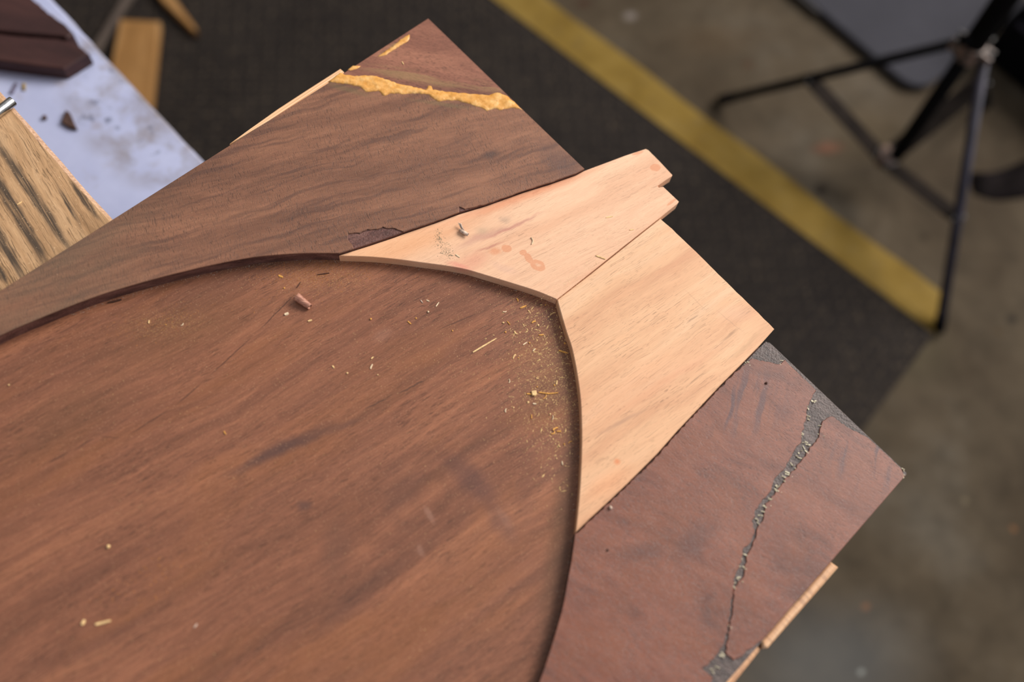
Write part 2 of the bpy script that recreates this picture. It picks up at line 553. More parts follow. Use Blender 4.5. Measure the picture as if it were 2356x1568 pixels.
# dried glue stains
gl = k.maxi(k.blob(P(1237, 610, Z_1), 0.0060, 0.0046, px_dir((1225, 605), (1250, 618), Z_1), 0.15, 0.0022, 150),
            k.blob(P(1217, 594, Z_1), 0.0056, 0.0027, px_dir((1205, 580), (1224, 606), Z_1), 0.2, 0.0022, 160),
            k.blob(P(1204, 580, Z_1), 0.0030, 0.0026, 0, 0.2, 0.002, 160))
hole = k.math('MULTIPLY', k.blob(P(1238, 609, Z_1), 0.0030, 0.0022, 0, 0.7, 0.003, 200), 0.8)
gl = k.math('SUBTRACT', gl, hole, True)
gl2 = k.maxi(k.blob(P(1166, 571, Z_1), 0.0042, 0.0034, 0, 0.25, 0.003, 170), k.blob(P(1140, 578, Z_1), 0.006, 0.0036, 0.3, 0.7, 0.004, 120),
             k.blob(P(1509, 385, Z_1), 0.0046, 0.0034, 0.4, 0.2, 0.003, 200), k.blob(P(1467, 352, Z_1), 0.006, 0.0013, px_dir((1450, 357), (1484, 346), Z_1), 0.3, 0.001, 200),
             k.blob(P(1545, 465, Z_1), 0.006, 0.0012, px_dir((1530, 480), (1556, 460), Z_1), 0.4, 0.001, 200))
col = k.mix(k.math('MULTIPLY', k.maxi(gl, gl2), 0.55), col, lin((206, 128, 86)))
col = dusty(k, col, 0.22, (250, 214, 176), 0.66, 1200)
M_NEW1 = k.done(col, 0.55, k.math('MULTIPLY', pm, -1.0), 0.15, 0.0003, 0.3)

k = NT('new_board_wood_grained')
g2 = px_dir((1400, 720), (1640, 560), Z_2)
col, pm = wood(k, g2, (204, 150, 114), (221, 173, 134), (230, 188, 152), fig=(3, 30), warp=(0.02, 12),
               pore=(34, 2300), pore_amt=0.5, pore_t=0.585, fine_amt=0.16)
for (c, rx, ry, a, amt, dk) in (
        ((1560, 600), 0.05, 0.004, (1480, 660, 1640, 545), 0.2, (190, 130, 100)),
        ((1690, 720), 0.02, 0.010, (1640, 720, 1740, 720), 0.3, (226, 180, 150)),
        ((1560, 860), 0.07, 0.005, (1430, 940, 1700, 770), 0.28, (206, 140, 106)),
        ((1430, 970), 0.030, 0.0022, (1370, 1000, 1500, 930), 0.4, (150, 116, 98)),
        ((1680, 770), 0.012, 0.0016, (1660, 785, 1700, 755), 0.5, (140, 104, 80)),
        ((1450, 900), 0.10, 0.020, (1350, 960, 1560, 830), 0.2, (214, 146, 112)),
        ((1420, 1062), 0.0034, 0.0030, (1410, 1060, 1430, 1060), 0.75, (214, 130, 84)),
        ((1400, 1110), 0.03, 0.010, (1360, 1130, 1440, 1080), 0.3, (222, 144, 98)),
        ((1600, 690), 0.014, 0.0006, (1570, 665, 1640, 730), 0.2, (150, 118, 100)),
        ((1680, 740), 0.016, 0.0006, (1650, 715, 1720, 770), 0.2, (150, 118, 100)),
        ((1720, 790), 0.034, 0.0025, (1640, 880, 1775, 755), 0.35, (176, 138, 104))):
    b = k.blob(P(c[0], c[1], Z_2), rx, ry, px_dir(a[:2], a[2:], Z_2), 0.9 if ry > 0.001 else 0.5, 0.003, 70)
    col = k.mix(k.math('MULTIPLY', b, amt), col, lin(dk))
M_NEW2 = k.done(col, 0.55, k.math('MULTIPLY', pm, -1.0), 0.15, 0.0003, 0.3)

k = NT('wood_filler')
nz = k.noise(k.warp(k.co, 0.006, 60), 170, 4, 0.6)
col = k.ramp(nz, [(0.28, lin((202, 138, 58))), (0.5, lin((220, 160, 84))), (0.72, lin((230, 182, 116)))])
M_FILL = k.done(col, 0.38, nz, 0.5, 0.0012, 0.55)
M_FILL.node_tree.nodes['Principled BSDF'].inputs['Subsurface Weight'].default_value = 0.0

k = NT('edge_strip_wood')
col, pm = wood(k, px_dir((1760, 1490), (1920, 1300), Z_R), (176, 122, 86), (214, 164, 122), (234, 196, 158), fig=(6, 260), warp=(0.002, 40),
               pore=(60, 1500), pore_amt=0.35)
st = k.noise(k.frame(px_dir((1800, 1400), (1820, 1420), Z_R), (40, 420, 1)), 1, 3)
col = k.mix(k.math('MULTIPLY', k.ramp(st, [(0.48, 0.0), (0.6, 1.0)]), 0.4), col, lin((130, 92, 74)))
M_STRIP_R = k.done(col, 0.5)
k = NT('edge_strip_wood_pale')
st = k.noise(k.frame(px_dir((530, 330), (785, 162), Z_U), (4, 1500, 1)), 1, 3)
col = k.ramp(st, [(0.3, lin((196, 128, 86))), (0.5, lin((232, 178, 130))), (0.7, lin((242, 214, 176)))])
M_STRIP_L = k.done(col, 0.5)

# ------------------------------------------------------------------ materials: surroundings
k = NT('weathered_plank_wood')
pa = px_dir((40, 420), (135, 575), Z_BASE0)
col, pm = wood(k, pa, (150, 114, 80), (188, 148, 108), (208, 170, 130), fig=(6, 70), warp=(0.012, 20),
               pore=(16, 1100), pore_amt=0.7, pore_t=0.56, fine_amt=0.45)
st = k.noise(k.frame(pa, (3.5, 62, 1), (0.013, 0.004, 0), src=k.warp(k.co, 0.005, 40)), 1.0, 3, 0.6)
fb = k.noise(k.frame(pa, (30, 800, 1)), 1.0, 2)
bands = k.maxi(*[k.stroke(P(*a, Z_BASE0), P(*b, Z_BASE0), w, 0.004, 60, 0.6) for a, b, w in (((-60, 320), (150, 680), .0055), ((-50, 260), (205, 640), .0052), ((-50, 455), (80, 685), .005), ((120, 410), (200, 545), .0022), ((150, 400), (240, 520), .003), ((-20, 590), (20, 660), .004))])
sm = k.math('MULTIPLY', bands, k.ramp(fb, [(0.35, 0.5), (0.55, 1.0)]))
col = k.mix(k.math('MULTIPLY', sm, 0.9), col, lin((62, 54, 48)))
ed = k.stroke(P(-60, 139, Z_BASE0), P(330, 586, Z_BASE0), 0.0042, 0.002, 200, 0.5)
col = k.mix(k.math('MULTIPLY', ed, 0.6), col, k.ramp(k.noise(k.co, 500, 3), [(0.35, lin((158, 122, 104))), (0.65, lin((216, 180, 158)))]))
col = dusty(k, col, 0.4, (224, 190, 150), 0.66, 700)
M_PLANK = k.done(col, 0.65, pm, -0.5, 0.0006, 0.25)

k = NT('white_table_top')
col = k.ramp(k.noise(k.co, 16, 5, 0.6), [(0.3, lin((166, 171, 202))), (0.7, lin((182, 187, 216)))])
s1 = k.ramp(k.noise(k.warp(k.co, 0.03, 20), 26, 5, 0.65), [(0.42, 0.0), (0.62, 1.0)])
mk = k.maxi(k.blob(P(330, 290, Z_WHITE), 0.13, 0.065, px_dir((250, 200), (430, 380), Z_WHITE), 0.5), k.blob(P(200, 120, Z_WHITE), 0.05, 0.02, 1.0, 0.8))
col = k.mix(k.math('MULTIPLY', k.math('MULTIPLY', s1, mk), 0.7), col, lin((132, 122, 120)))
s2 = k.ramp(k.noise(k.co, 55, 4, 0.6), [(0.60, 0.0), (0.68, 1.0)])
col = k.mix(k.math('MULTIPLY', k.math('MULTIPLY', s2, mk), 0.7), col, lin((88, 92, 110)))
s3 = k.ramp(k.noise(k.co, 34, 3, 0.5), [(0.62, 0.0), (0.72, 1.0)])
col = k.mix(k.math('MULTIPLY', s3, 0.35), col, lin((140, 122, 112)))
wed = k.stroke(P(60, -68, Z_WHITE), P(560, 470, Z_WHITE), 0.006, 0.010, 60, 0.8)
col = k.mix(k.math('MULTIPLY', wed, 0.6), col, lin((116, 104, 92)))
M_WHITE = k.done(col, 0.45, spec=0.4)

k = NT('concrete')
n1 = k.noise(k.co, 3.2, 6, 0.6)
n2 = k.noise(k.warp(k.co, 0.08, 9), 17, 6, 0.65)
col = k.ramp(n1, [(0.32, lin((56, 46, 34))), (0.52, lin((70, 60, 47))), (0.70, lin((84, 76, 65)))])
col = k.mix(0.65, col, k.ramp(n2, [(0.3, 0.55), (0.5, 0.95), (0.72, 1.25)]), 'MULTIPLY')
for (c, rx, ry, amt, dk, so) in (((1905, 340), 0.045, 0.020, 0.4, (124, 72, 54), 0.9), ((1885, 438), 0.020, 0.014, 0.85, (34, 28, 24), 0.7),
                             ((2122, 541), 0.012, 0.009, 0.8, (40, 32, 22), 0.7), ((2330, 735), 0.014, 0.009, 0.9, (30, 26, 22), 0.7),
                             ((2298, 765), 0.010, 0.006, 0.6, (60, 44, 24), 0.7), ((1345, 10), 0.020, 0.014, 0.7, (58, 36, 26), 0.8),
                             ((1720, 148), 0.016, 0.010, 0.6, (66, 44, 30), 0.8), ((1450, 36), 0.02, 0.016, 0.35, (150, 140, 136), 0.8),
                             ((1990, 1400), 0.010, 0.007, 0.6, (124, 80, 48), 0.7), ((2330, 1215), 0.008, 0.008, 0.6, (118, 78, 46), 0.7),
                             ((1980, 1540), 0.007, 0.006, 0.8, (150, 150, 142), 0.6), ((2220, 1150), 0.008, 0.008, 0.5, (110, 98, 78), 0.6),
                             ((2000, 300), 0.11, 0.10, 0.35, (70, 57, 36), 0.9), ((1650, 90), 0.16, 0.06, 0.35, (72, 56, 38), 0.9),
                             ((2090, 800), 0.12, 0.10, 0.3, (84, 76, 56), 0.9), ((2300, 330), 0.008, 0.006, 0.7, (40, 34, 26), 0.7),
                             ((1900, 1540), 0.22, 0.14, 0.45, (92, 94, 94), 0.9)):  # bluish grey sheen of the near floor painted into the concrete
    b = k.blob(P(c[0], c[1], 0), rx, ry, 0.4, so, 0.02, 22)
    col = k.mix(k.math('MULTIPLY', b, amt), col, lin(dk))
M_FLOOR = k.done(col, 0.85, n2, 0.3, 0.003, 0.12)

k = NT('rubber_mat')
col = k.ramp(k.noise(k.co, 9, 5, 0.6), [(0.3, lin((31, 27, 26))), (0.7, lin((41, 36, 33)))])
col = dusty(k, col, 0.35, (84, 72, 58), 0.62, 120)
M_MAT = k.done(col, 0.9, spec=0.08)
k = NT('rubber_mat_studs')
col = k.ramp(k.noise(k.co, 40, 3, 0.6), [(0.3, lin((40, 35, 32))), (0.7, lin((76, 66, 54)))])
M_STUD = k.done(col, 0.85, spec=0.1)
k = NT('yellow_rubber')
col = k.ramp(k.noise(k.co, 14, 5, 0.65), [(0.3, lin((96, 75, 30))), (0.5, lin((109, 87, 38))), (0.7, lin((118, 96, 47)))])
w = k.ramp(k.noise(k.co, 45, 4, 0.7), [(0.55, 0.0), (0.7, 1.0)])
col = k.mix(k.math('MULTIPLY', w, 0.35), col, lin((96, 84, 62)))
M_YELLOW = k.done(col, 0.85, spec=0.1)

M_BLACK = plain('black_paint', (13, 12, 13), 0.85, 0.08, 0, 0.15, 40)
M_BLACK2 = plain('black_fabric', (12, 11, 13), 0.95, 0.05, 0, 0.2, 80)
M_LEGGREY = plain('worn_black_enamel', (46, 43, 52), 0.6, 0.2, 0, 0.2, 50)
M_BRACE = plain('brown_black_steel', (30, 25, 22), 0.9, 0.06, 0, 0.2, 40)
k = NT('worn_hub')
w = k.ramp(k.noise(k.co, 90, 3), [(0.42, 0.0), (0.56, 1.0)])
M_HUB = k.done(k.mix(w, lin((40, 36, 34)), lin((124, 100, 88))), 0.5)
M_BOLT = plain('dull_steel', (120, 116, 114), 0.4, 0.5, 0.6, 0.1, 60)
M_GREY = plain('grey_plastic', (54, 53, 58), 0.9, 0.1, 0, 0.05, 12)
M_GREY_SHADE = plain('shaded_plastic_rim', (44, 38, 34), 0.6, 0.3, 0, 0.1, 20)  # shadow along the case edge painted as a darker plastic
M_LUMP = plain('dark_matte', (20, 16, 16), 0.95, 0.05, 0, 0.25, 60)
M_CHROME = plain('scratched_chrome', (190, 188, 184), 0.22, 0.5, 1.0, 0.12, 300)

k = NT('dark_scrap_wood')
col, pm = wood(k, px_dir((0, 40), (160, 80), Z_WHITE + .02), (46, 28, 28), (62, 38, 36), (74, 46, 42), fig=(5, 40), pore_amt=0.3)
M_SCRAP = k.done(col, 0.6, spec=0.3)
k = NT('tan_offcut_wood')
col, pm = wood(k, px_dir((320, 60), (305, 200), 0.02), (122, 85, 42), (142, 102, 56), (156, 118, 74), fig=(4, 26), pore_amt=0.2)
M_TAN = k.done(col, 0.6, spec=0.3)
k = NT('grey_batten_wood')
col, pm = wood(k, px_dir((285, 0), (228, 95), 0.02), (66, 56, 50), (86, 74, 66), (98, 86, 78), fig=(4, 50), pore_amt=0.3)
M_GREYWOOD = k.done(col, 0.7, spec=0.25)
k = NT('plain_batten_wood')
col, pm = wood(k, 0.6, (140, 104, 70), (172, 132, 92), (190, 150, 110))
M_BATTEN = k.done(col, 0.6)

# ------------------------------------------------------------------ structure: floor
bm = bmesh.new()
prism_bm(bm, [(-3, -2.5), (3.5, -2.5), (3.5, 4.5), (-3, 4.5)], 0.0, -0.08, 0.001)
fl = obj('floor', bm_mesh(bm, 'floor'), M_FLOOR)
tag(fl, 'stained grey brown concrete workshop floor', None, None, 'structure')

M_WALL = plain('added_wall_paint', (120, 112, 100), 0.8, 0.2, 0, 0.1, 6)  # unseen walls, added to block sky light from back and left
for nm, q in (('added_wall_back', [(-3, 4.5), (3.5, 4.5), (3.5, 4.62), (-3, 4.62)]), ('added_wall_left', [(-3.12, -2.5), (-3, -2.5), (-3, 4.5), (-3.12, 4.5)])):
    tag(prism(nm, q, 3.4, -0.08, M_WALL, None, 0.002), 'unseen workshop wall added to block sky light', None, None, 'structure')

# ------------------------------------------------------------------ rubber mat
ZM = 0.012
K0 = P(2150, 766, ZM)
e1 = (P(1140, 0, ZM) - K0); e1.z = 0; e1.normalize()       # along the yellow border
e2 = Vector((-e1.y, e1.x, 0))
if e2.dot(P(1990, 985, ZM) - K0) < 0:
    e2 = -e2
LM, WM = 2.1, 1.15
mat_t = thing('floor_mat', (K0 + e1 * LM / 2 + e2 * WM / 2) - Vector((0, 0, ZM)), 'black studded rubber floor mat with one yellow safety border', 'mat')
q = [K0, K0 + e1 * LM, K0 + e1 * LM + e2 * WM, K0 + e2 * WM]
prism('mat_sheet', q, ZM, 0.0, M_MAT, mat_t, 0.002)
# yellow sloping border
bw = 0.085
bm = bmesh.new()
N_ = 24
rows = []
for i in range(N_ + 1):
    s = LM * i / N_
    a = K0 + e1 * s
    wv = bw * (1 + 0.03 * math.sin(i * 1.7))
    st_ = e1 * (0.012 if i == 0 else 0)
    o1 = a + Vector((0, 0, 0)); o2 = a - e2 * wv * 0.92 + st_
    o3 = a - e2 * wv + st_
    rows.append([bm.verts.new((o1.x, o1.y, ZM)), bm.verts.new((o2.x, o2.y, 0.0035)), bm.verts.new((o3.x, o3.y, 0.0)), bm.verts.new((o1.x, o1.y, 0.0))])
for a, b in zip(rows[:-1], rows[1:]):
    for i in range(4):
        j = (i + 1) % 4
        bm.faces.new((a[i], a[j], b[j], b[i]))
bm.faces.new(rows[0]); bm.faces.new(list(reversed(rows[-1])))
yb = obj('safety_border', bm_mesh(bm, 'safety_border'), M_YELLOW, mat_t)
yb['label'] = 'sloping yellow rubber border'
# studs
bm_v, bm_f = [], []
pit = 0.0195
for i in range(int((LM - 0.02) / pit)):
    for j in range(int((WM - 0.02) / pit)):
        c = K0 + e1 * (0.012 + i * pit) + e2 * (0.012 + j * pit)
        x, y, d = proj(c)
        if x < -60 or x > W + 60 or y < -60 or y > H + 60:
            continue
        al, ac = (0.0082, 0.0032) if (i + j) % 2 else (0.0032, 0.0082)
        b0 = len(bm_v)
        for sx, sy, zz in ((1, 0, 0), (0, 1, 0), (-1, 0, 0), (0, -1, 0), (.55, 0, .0018), (0, .55, .0018), (-.55, 0, .0018), (0, -.55, .0018)):
            v = c + e1 * al * sx + e2 * ac * sy
            bm_v.append((v.x, v.y, ZM + zz - (0.0002 if zz == 0 else 0)))
        for t in range(4):
            u = (t + 1) % 4
            bm_f.append((b0 + t, b0 + u, b0 + 4 + u, b0 + 4 + t))
        bm_f.append((b0 + 4, b0 + 5, b0 + 6, b0 + 7))
me = bpy.data.meshes.new('studs')
me.from_pydata(bm_v, [], bm_f)
so = obj('studs', me, M_STUD, mat_t)
so['kind'] = 'stuff'

# ------------------------------------------------------------------ the old arched panel
CURVE_U = crom([(-330, 955), (-160, 852), (0, 771), (80, 736), (159, 704), (239, 675), (319, 651), (398, 630), (478, 611), (558, 595), (620, 587), (700, 582), (779, 582)], 5)
CURVE_1 = crom([(780, 588), (848, 590), (914, 596), (967, 603), (1027, 611), (1071, 619), (1116, 632), (1175, 650), (1235, 669), (1281, 688)], 4)
CURVE_2 = crom([(1281, 688), (1292, 727), (1303, 764), (1315, 800), (1326, 852), (1334, 909), (1337, 954), (1338, 1005), (1337, 1053), (1334, 1117), (1330, 1165), (1324, 1222)], 4)
CURVE_R = crom([(1323, 1227), (1315, 1286), (1305, 1340), (1295, 1394), (1281, 1445), (1261, 1510), (1241, 1568), (1205, 1660), (1160, 1760)], 4)

panel = thing('arched_panel', P(900, 900, Z_BASE0), 'old dark brown veneered panel with an arched recess, cracked and patched', 'panel')
cA = P(985, 42, Z_U); cB = P(2088, 1088, Z_R)
uL = (P(0, 667, Z_U) - cA); uL.z = 0; uL.normalize()
uR = (P(1672, 1568, Z_R) - cB); uR.z = 0; uR.normalize()
LEN = 0.62
# recessed base board, a little inside the face boards
ex = (cB - cA); ex.z = 0; ex.normalize()
i1 = cA + uL * 0.004 + ex * 0.003
i2 = cB + uR * 0.004 - ex * 0.003
base = prism('recessed_board', [i1, i2, i2 + uR * LEN, i1 + uL * LEN], Z_BASE, Z_BASE0, M_BASE, panel, 0.0005)
base['label'] = 'sunken brown board inside the arch'

# upper face board: core + veneer pieces
SEAM_U = [(1345, 388), (1324, 399), (1264, 420), (1205, 438), (1116, 470), (1056, 488), (997, 510), (929, 533), (908, 541), (848, 561), (813, 572), (779, 583)]
endU = cA + uL * LEN
inU = endU + ex * 0.05
core_o = px([(987, 44), (1344, 388)], Z_U - VEN) + px(SEAM_U[1:], Z_U - VEN) + px(list(reversed(CURVE_U)), Z_U - VEN) + [inU, endU]
upc = prism('face_board', core_o, Z_U - VEN, Z_BASE, M_UCORE, panel, 0.0002)
FILL_UP = [(783, 168), (792, 173), (816, 175), (856, 173), (890, 183), (918, 193), (952, 200), (982, 207), (1023, 210), (1060, 214), (1104, 217), (1145, 214), (1168, 222), (1190, 240)]
chip = jag([(929, 533), (908, 525), (881, 522), (860, 528), (845, 528), (828, 535), (802, 537), (799, 551), (811, 562), (813, 572)], 1.5, 6, 3)
nick = jag([(1116, 470), (1100, 472), (1085, 478), (1070, 480), (1056, 475), (1056, 488)], 1.0, 5, 4)
mid_crack = [(778, 176), (830, 186), (880, 196), (930, 205), (985, 211), (1040, 222), (1100, 232), (1150, 236), (1196, 246)]
ven_main = [(1196, 246), (1345, 388)] + jag(SEAM_U[1:5], 0.6, 9, 5)[:-1] + nick + jag(SEAM_U[5:8], 0.6, 9, 6)[1:-1] + chip + [(779, 583)] + list(reversed(CURVE_U))
vm = px(ven_main, Z_U) + [inU, endU] + px(list(mid_crack[:-1]), Z_U)
prism('veneer', vm, Z_U, Z_U - VEN, M_UPPER, upc, 0.0003)
cv = px([(985, 42)] + [(1196, 246)] + list(reversed(mid_crack[:-1])), Z_U)
corner = prism('veneer', cv, Z_U, Z_U - VEN, M_CORNER, upc, 0.0003)
corner['label'] = 'reddish corner piece of veneer beyond the filler'

# lower-right face board
SEAM_R = [(1324, 1229), (1354, 1200), (1392, 1165), (1443, 1117), (1514, 1047), (1559, 995), (1613, 938), (1661, 887), (1706, 842), (1745, 801), (1762, 785)]
endR = cB + uR * LEN
tailR = P(1160, 1760, Z_R)
core_r = px(SEAM_R + [(1772, 788), (2085, 1086), (2086, 1091)], Z_R - VEN) + [endR, endR - ex * 0.05] + px(list(reversed(CURVE_R)), Z_R - VEN)
rc = prism('face_board', core_r, Z_R - VEN, Z_BASE, M_CORE, panel, 0.0002)
rc['label'] = 'reddish face board with torn veneer'
CR_L = jag([(1878, 897), (1860, 929), (1852, 967), (1843, 1015), (1828, 1031), (1806, 1078), (1787, 1094), (1774, 1126), (1755, 1149), (1739, 1174), (1731, 1197),
            (1736, 1218), (1731, 1240), (1709, 1265), (1702, 1299), (1689, 1326), (1687, 1354), (1680, 1401), (1675, 1442), (1665, 1476), (1648, 1506), (1628, 1530), (1614, 1537)], 2.2, 6, 11)
CR_R = jag([(1915, 956), (1891, 967), (1884, 1005), (1868, 1024), (1848, 1053), (1822, 1085), (1794, 1117), (1781, 1136), (1762, 1158), (1756, 1190), (1750, 1204),
            (1741, 1220), (1738, 1236), (1718, 1279), (1710, 1326), (1694, 1343), (1688, 1356), (1684, 1408), (1679, 1442), (1672, 1483), (1668, 1500), (1689, 1520), (1743, 1478)], 2.2, 6, 12)
topA = jag([(1706, 843), (1730, 825), (1755, 830), (1797, 838), (1806, 827)], 1.6, 6, 13)
seam_j = jag(SEAM_R[:9], 2.0, 7, 14)
endA = P(1614, 1537, Z_R)
va = px(topA + [(1815, 837)] + CR_L, Z_R) + px([(1640, 1558)], Z_R) + [cB + uR * ((P(1645, 1568, Z_R) - cB).length + 0.02), endR, endR - ex * 0.05] + px(list(reversed(CURVE_R)), Z_R) + px(seam_j[1:-1], Z_R)
prism('veneer', va, Z_R, Z_R - VEN, M_RIGHT, rc, 0.0003)
edgeB = jag([(1915, 957), (1947, 980), (1998, 1007)], 1.2, 6, 15)
vb = px(edgeB + [(2040, 1045), (2074, 1078), (2078, 1088), (2084, 1093), (1913, 1290), (1756, 1470)] + list(reversed(CR_R))[:-1], Z_R)
prism('veneer', vb, Z_R, Z_R - VEN, M_RIGHT, rc, 0.0003)
# pale splinters standing in the torn gap
bm = bmesh.new()
r = random.Random(5)
gap = [(1852, 1018), (1845, 1030), (1838, 1045), (1825, 1070), (1812, 1086), (1800, 1098), (1790, 1110), (1783, 1128), (1770, 1142), (1758, 1160), (1748, 1180), (1742, 1198), (1708, 1275), (1704, 1300), (1697, 1330), (1690, 1345),
       (1676, 1440), (1668, 1480), (1655, 1505), (1640, 1535), (1712, 838), (1722, 834), (1800, 834), (1885, 1000), (1886, 985), (2079, 1081), (2074, 1086), (1855, 960), (1858, 940), (1868, 920), (1846, 1000)]
for g in gap:
    for t in range(3):
        a = P(g[0] + r.uniform(-7, 7), g[1] + r.uniform(-7, 7), Z_R - VEN)
        an = px_dir((1700, 1000), (1730, 1020), Z_R) + r.uniform(-.6, .6)
        L = r.uniform(0.0010, 0.0032)
        b = a + Vector((math.cos(an) * L, math.sin(an) * L, r.uniform(0.0002, 0.0012)))
        bar_bm(bm, a, b, r.uniform(0.0004, 0.0009), 0.0004, Vector((-math.sin(an), math.cos(an), 0)))
M_SPL = plain('pale_torn_fibre', (200, 180, 154), 0.6, 0.3, 0, 0.35, 700)
sp = obj('torn_fibres', bm_mesh(bm, 'torn_fibres'), M_SPL, rc)
sp['kind'] = 'stuff'

# edge strips
sl = prism('edge_strip', px([(791, 165), (783, 158), (700, 211), (640, 250), (575, 296), (528, 331), (560, 312), (640, 264), (700, 226), (790, 171)], Z_U - 0.0004), Z_U - 0.0004, Z_BASE, M_STRIP_L, panel, 0.0003)
sl['label'] = 'pale wooden strip along the long edge'
sr = prism('edge_strip', px([(1912, 1291), (1930, 1304), (1767, 1490), (1756, 1490), (1753, 1474)], Z_R - 0.0002), Z_R - 0.0002, Z_BASE, M_STRIP_R, panel, 0.0012)
sr['label'] = 'short pale wooden strip on the outer edge'
e_a = P(1752, 1492, Z_R - .003); e_b = P(1690, 1570, Z_R - .003)
dd_ = (e_b - e_a).normalized()
sr2 = prism('edge_strip', [e_a, e_a + dd_ * 0.22, e_a + dd_ * 0.22 + Vector((-0.012, 0.0, 0)), e_a + Vector((-0.008, 0.004, 0))], Z_R - 0.003, Z_BASE, M_STRIP_R, panel, 0.001)
sr2['label'] = 'broken remainder of the pale edge strip'


# wood filler smears: thin lumpy skins
def smear(name, outline, z, h, parent, seed, step=3.2):
    r = random.Random(seed)
    poly = [Vector((p[0], p[1])) for p in outline]
    n = len(poly)

    def inside(p):
        c = False
        for i in range(n):
            a, b = poly[i], poly[i - 1]
            if (a.y > p.y) != (b.y > p.y) and p.x < (b.x - a.x) * (p.y - a.y) / (b.y - a.y) + a.x:
                c = not c
        return c

    def dist(p):
        m = 1e9
        for i in range(n):
            a, b = poly[i - 1], poly[i]
            ab = b - a
            t = max(0, min(1, (p - a).dot(ab) / max(ab.length_squared, 1e-9)))
            m = min(m, (p - a - ab * t).length)
        return m
    pts = list(poly)
    x0 = min(p.x for p in poly); x1 = max(p.x for p in poly); y0 = min(p.y for p in poly); y1 = max(p.y for p in poly)
    y = y0
    while y < y1:
        x = x0
        while x < x1:
            p = Vector((x + r.uniform(-1, 1), y + r.uniform(-1, 1)))
            if inside(p) and dist(p) > 1.3:
                pts.append(p)
            x += step
        y += step
    vv, ee, ff = delaunay_2d_cdt(pts, [(i, (i + 1) % n) for i in range(n)], [], 0, 1e-4)[:3]
    bm = bmesh.new()
    bv = []
    for p in vv:
        d = dist(p)
        pr = min(1.0, d / 5.0) ** 0.6
        nz = mnoise.noise(Vector((p.x * 0.05, p.y * 0.16, seed))) + 0.6 * mnoise.noise(Vector((p.x * 0.2, p.y * 0.3, seed + 3)))
        w = P(p.x, p.y, z)
        bv.append(bm.verts.new((w.x, w.y, z + 0.00005 + pr * h * max(0.25, 0.75 + 0.75 * nz))))
    for f in ff:
        c = sum((vv[i] for i in f), Vector((0, 0))) / len(f)
        if inside(c):
            try:
                bm.faces.new([bv[i] for i in f])
            except ValueError:
                pass
    bmesh.ops.recalc_face_normals(bm, faces=bm.faces)
    # close underneath so the skin has thickness
    res = bmesh.ops.extrude_face_region(bm, geom=list(bm.faces))
    for v in [g for g in res['geom'] if isinstance(g, bmesh.types.BMVert)]:
        v.co.z = z - 0.0004
    me = bm_mesh(bm, name)
    return obj(name, me, M_FILL, parent, True)


f1 = smear('wood_filler', jag([(755, 188), (770, 177), (783, 166), (793, 172), (816, 175), (856, 173), (890, 183), (918, 193), (952, 200), (980, 206), (986, 196), (993, 198), (996, 206), (1023, 210), (1060, 214),
                               (1104, 217), (1125, 219), (1145, 212), (1166, 221), (1183, 234), (1203, 253), (1176, 248), (1150, 253), (1138, 250), (1121, 255), (1108, 248), (1077, 239),
                               (1050, 231), (1030, 231), (1009, 234), (996, 227), (986, 217), (955, 215), (928, 217), (897, 214), (884, 221), (870, 209), (843, 212), (829, 200), (799, 194), (755, 188)], 1.0, 5, 21)[:-1], Z_U, 0.0008, panel, 31)
f1['label'] = 'thick orange wood filler along the crack'
f2 = smear('wood_filler', jag([(942, 79), (941, 93), (921, 105), (900, 119), (885, 128), (868, 130), (884, 119), (904, 106), (921, 91), (942, 79)], 0.9, 4, 22)[:-1], Z_U, 0.0006, panel, 32)
f2['label'] = 'small dab of orange filler near the corner'
f3 = smear('wood_filler', [(800, 160), (812, 151), (830, 152), (822, 158), (806, 163)], Z_U, 0.0004, panel, 33)
f3['label'] = 'tiny smudge of orange filler by the edge strip'

# ------------------------------------------------------------------ two new pale boards
sw = [Vector((p.x, p.y, 0)) for p in px(list(reversed(SEAM_U)), Z_U - VEN)]
sw = [p + Vector((0.00025, -0.0004, 0)) for p in sw]
b1 = [(1400, 372), (1440, 357), (1486, 342), (1492, 345),
      (1520, 373), (1547, 402), (1546, 405), (1530, 415), (1513, 427), (1516, 431), (1526, 429), (1545, 447), (1562, 463), (1560, 467), (1519, 500)] + [(1440, 562), (1360, 626)] + list(reversed(CURVE_1))
B1 = prism('notched_board', sw + px(b1[:-1], Z_1), Z_1, Z_BASE + 0.00005, M_NEW1, None, 0.0003)
tag(B1, 'pinkish pale new board with a notched end, glue stains and red smears', 'board')
b2 = [(1282, 689), (1361, 628), (1441, 564), (1519, 502)] + jag([(1519, 503), (1546, 525), (1613, 589), (1684, 660), (1733, 707), (1782, 756)], 0.5, 14, 41)[1:] + \
     [(1749, 793), (1704, 839), (1659, 884), (1611, 935), (1557, 992), (1512, 1043), (1442, 1113), (1391, 1161), (1353, 1196), (1324, 1224)] + list(reversed(CURVE_2))[1:-1]
B2 = prism('wedge_board', px(b2, Z_2), Z_2, Z_BASE + 0.00005, M_NEW2, None, 0.0006)
tag(B2, 'pale golden new wedge-shaped board with straight grain, beside the cracked reddish veneer', 'board')

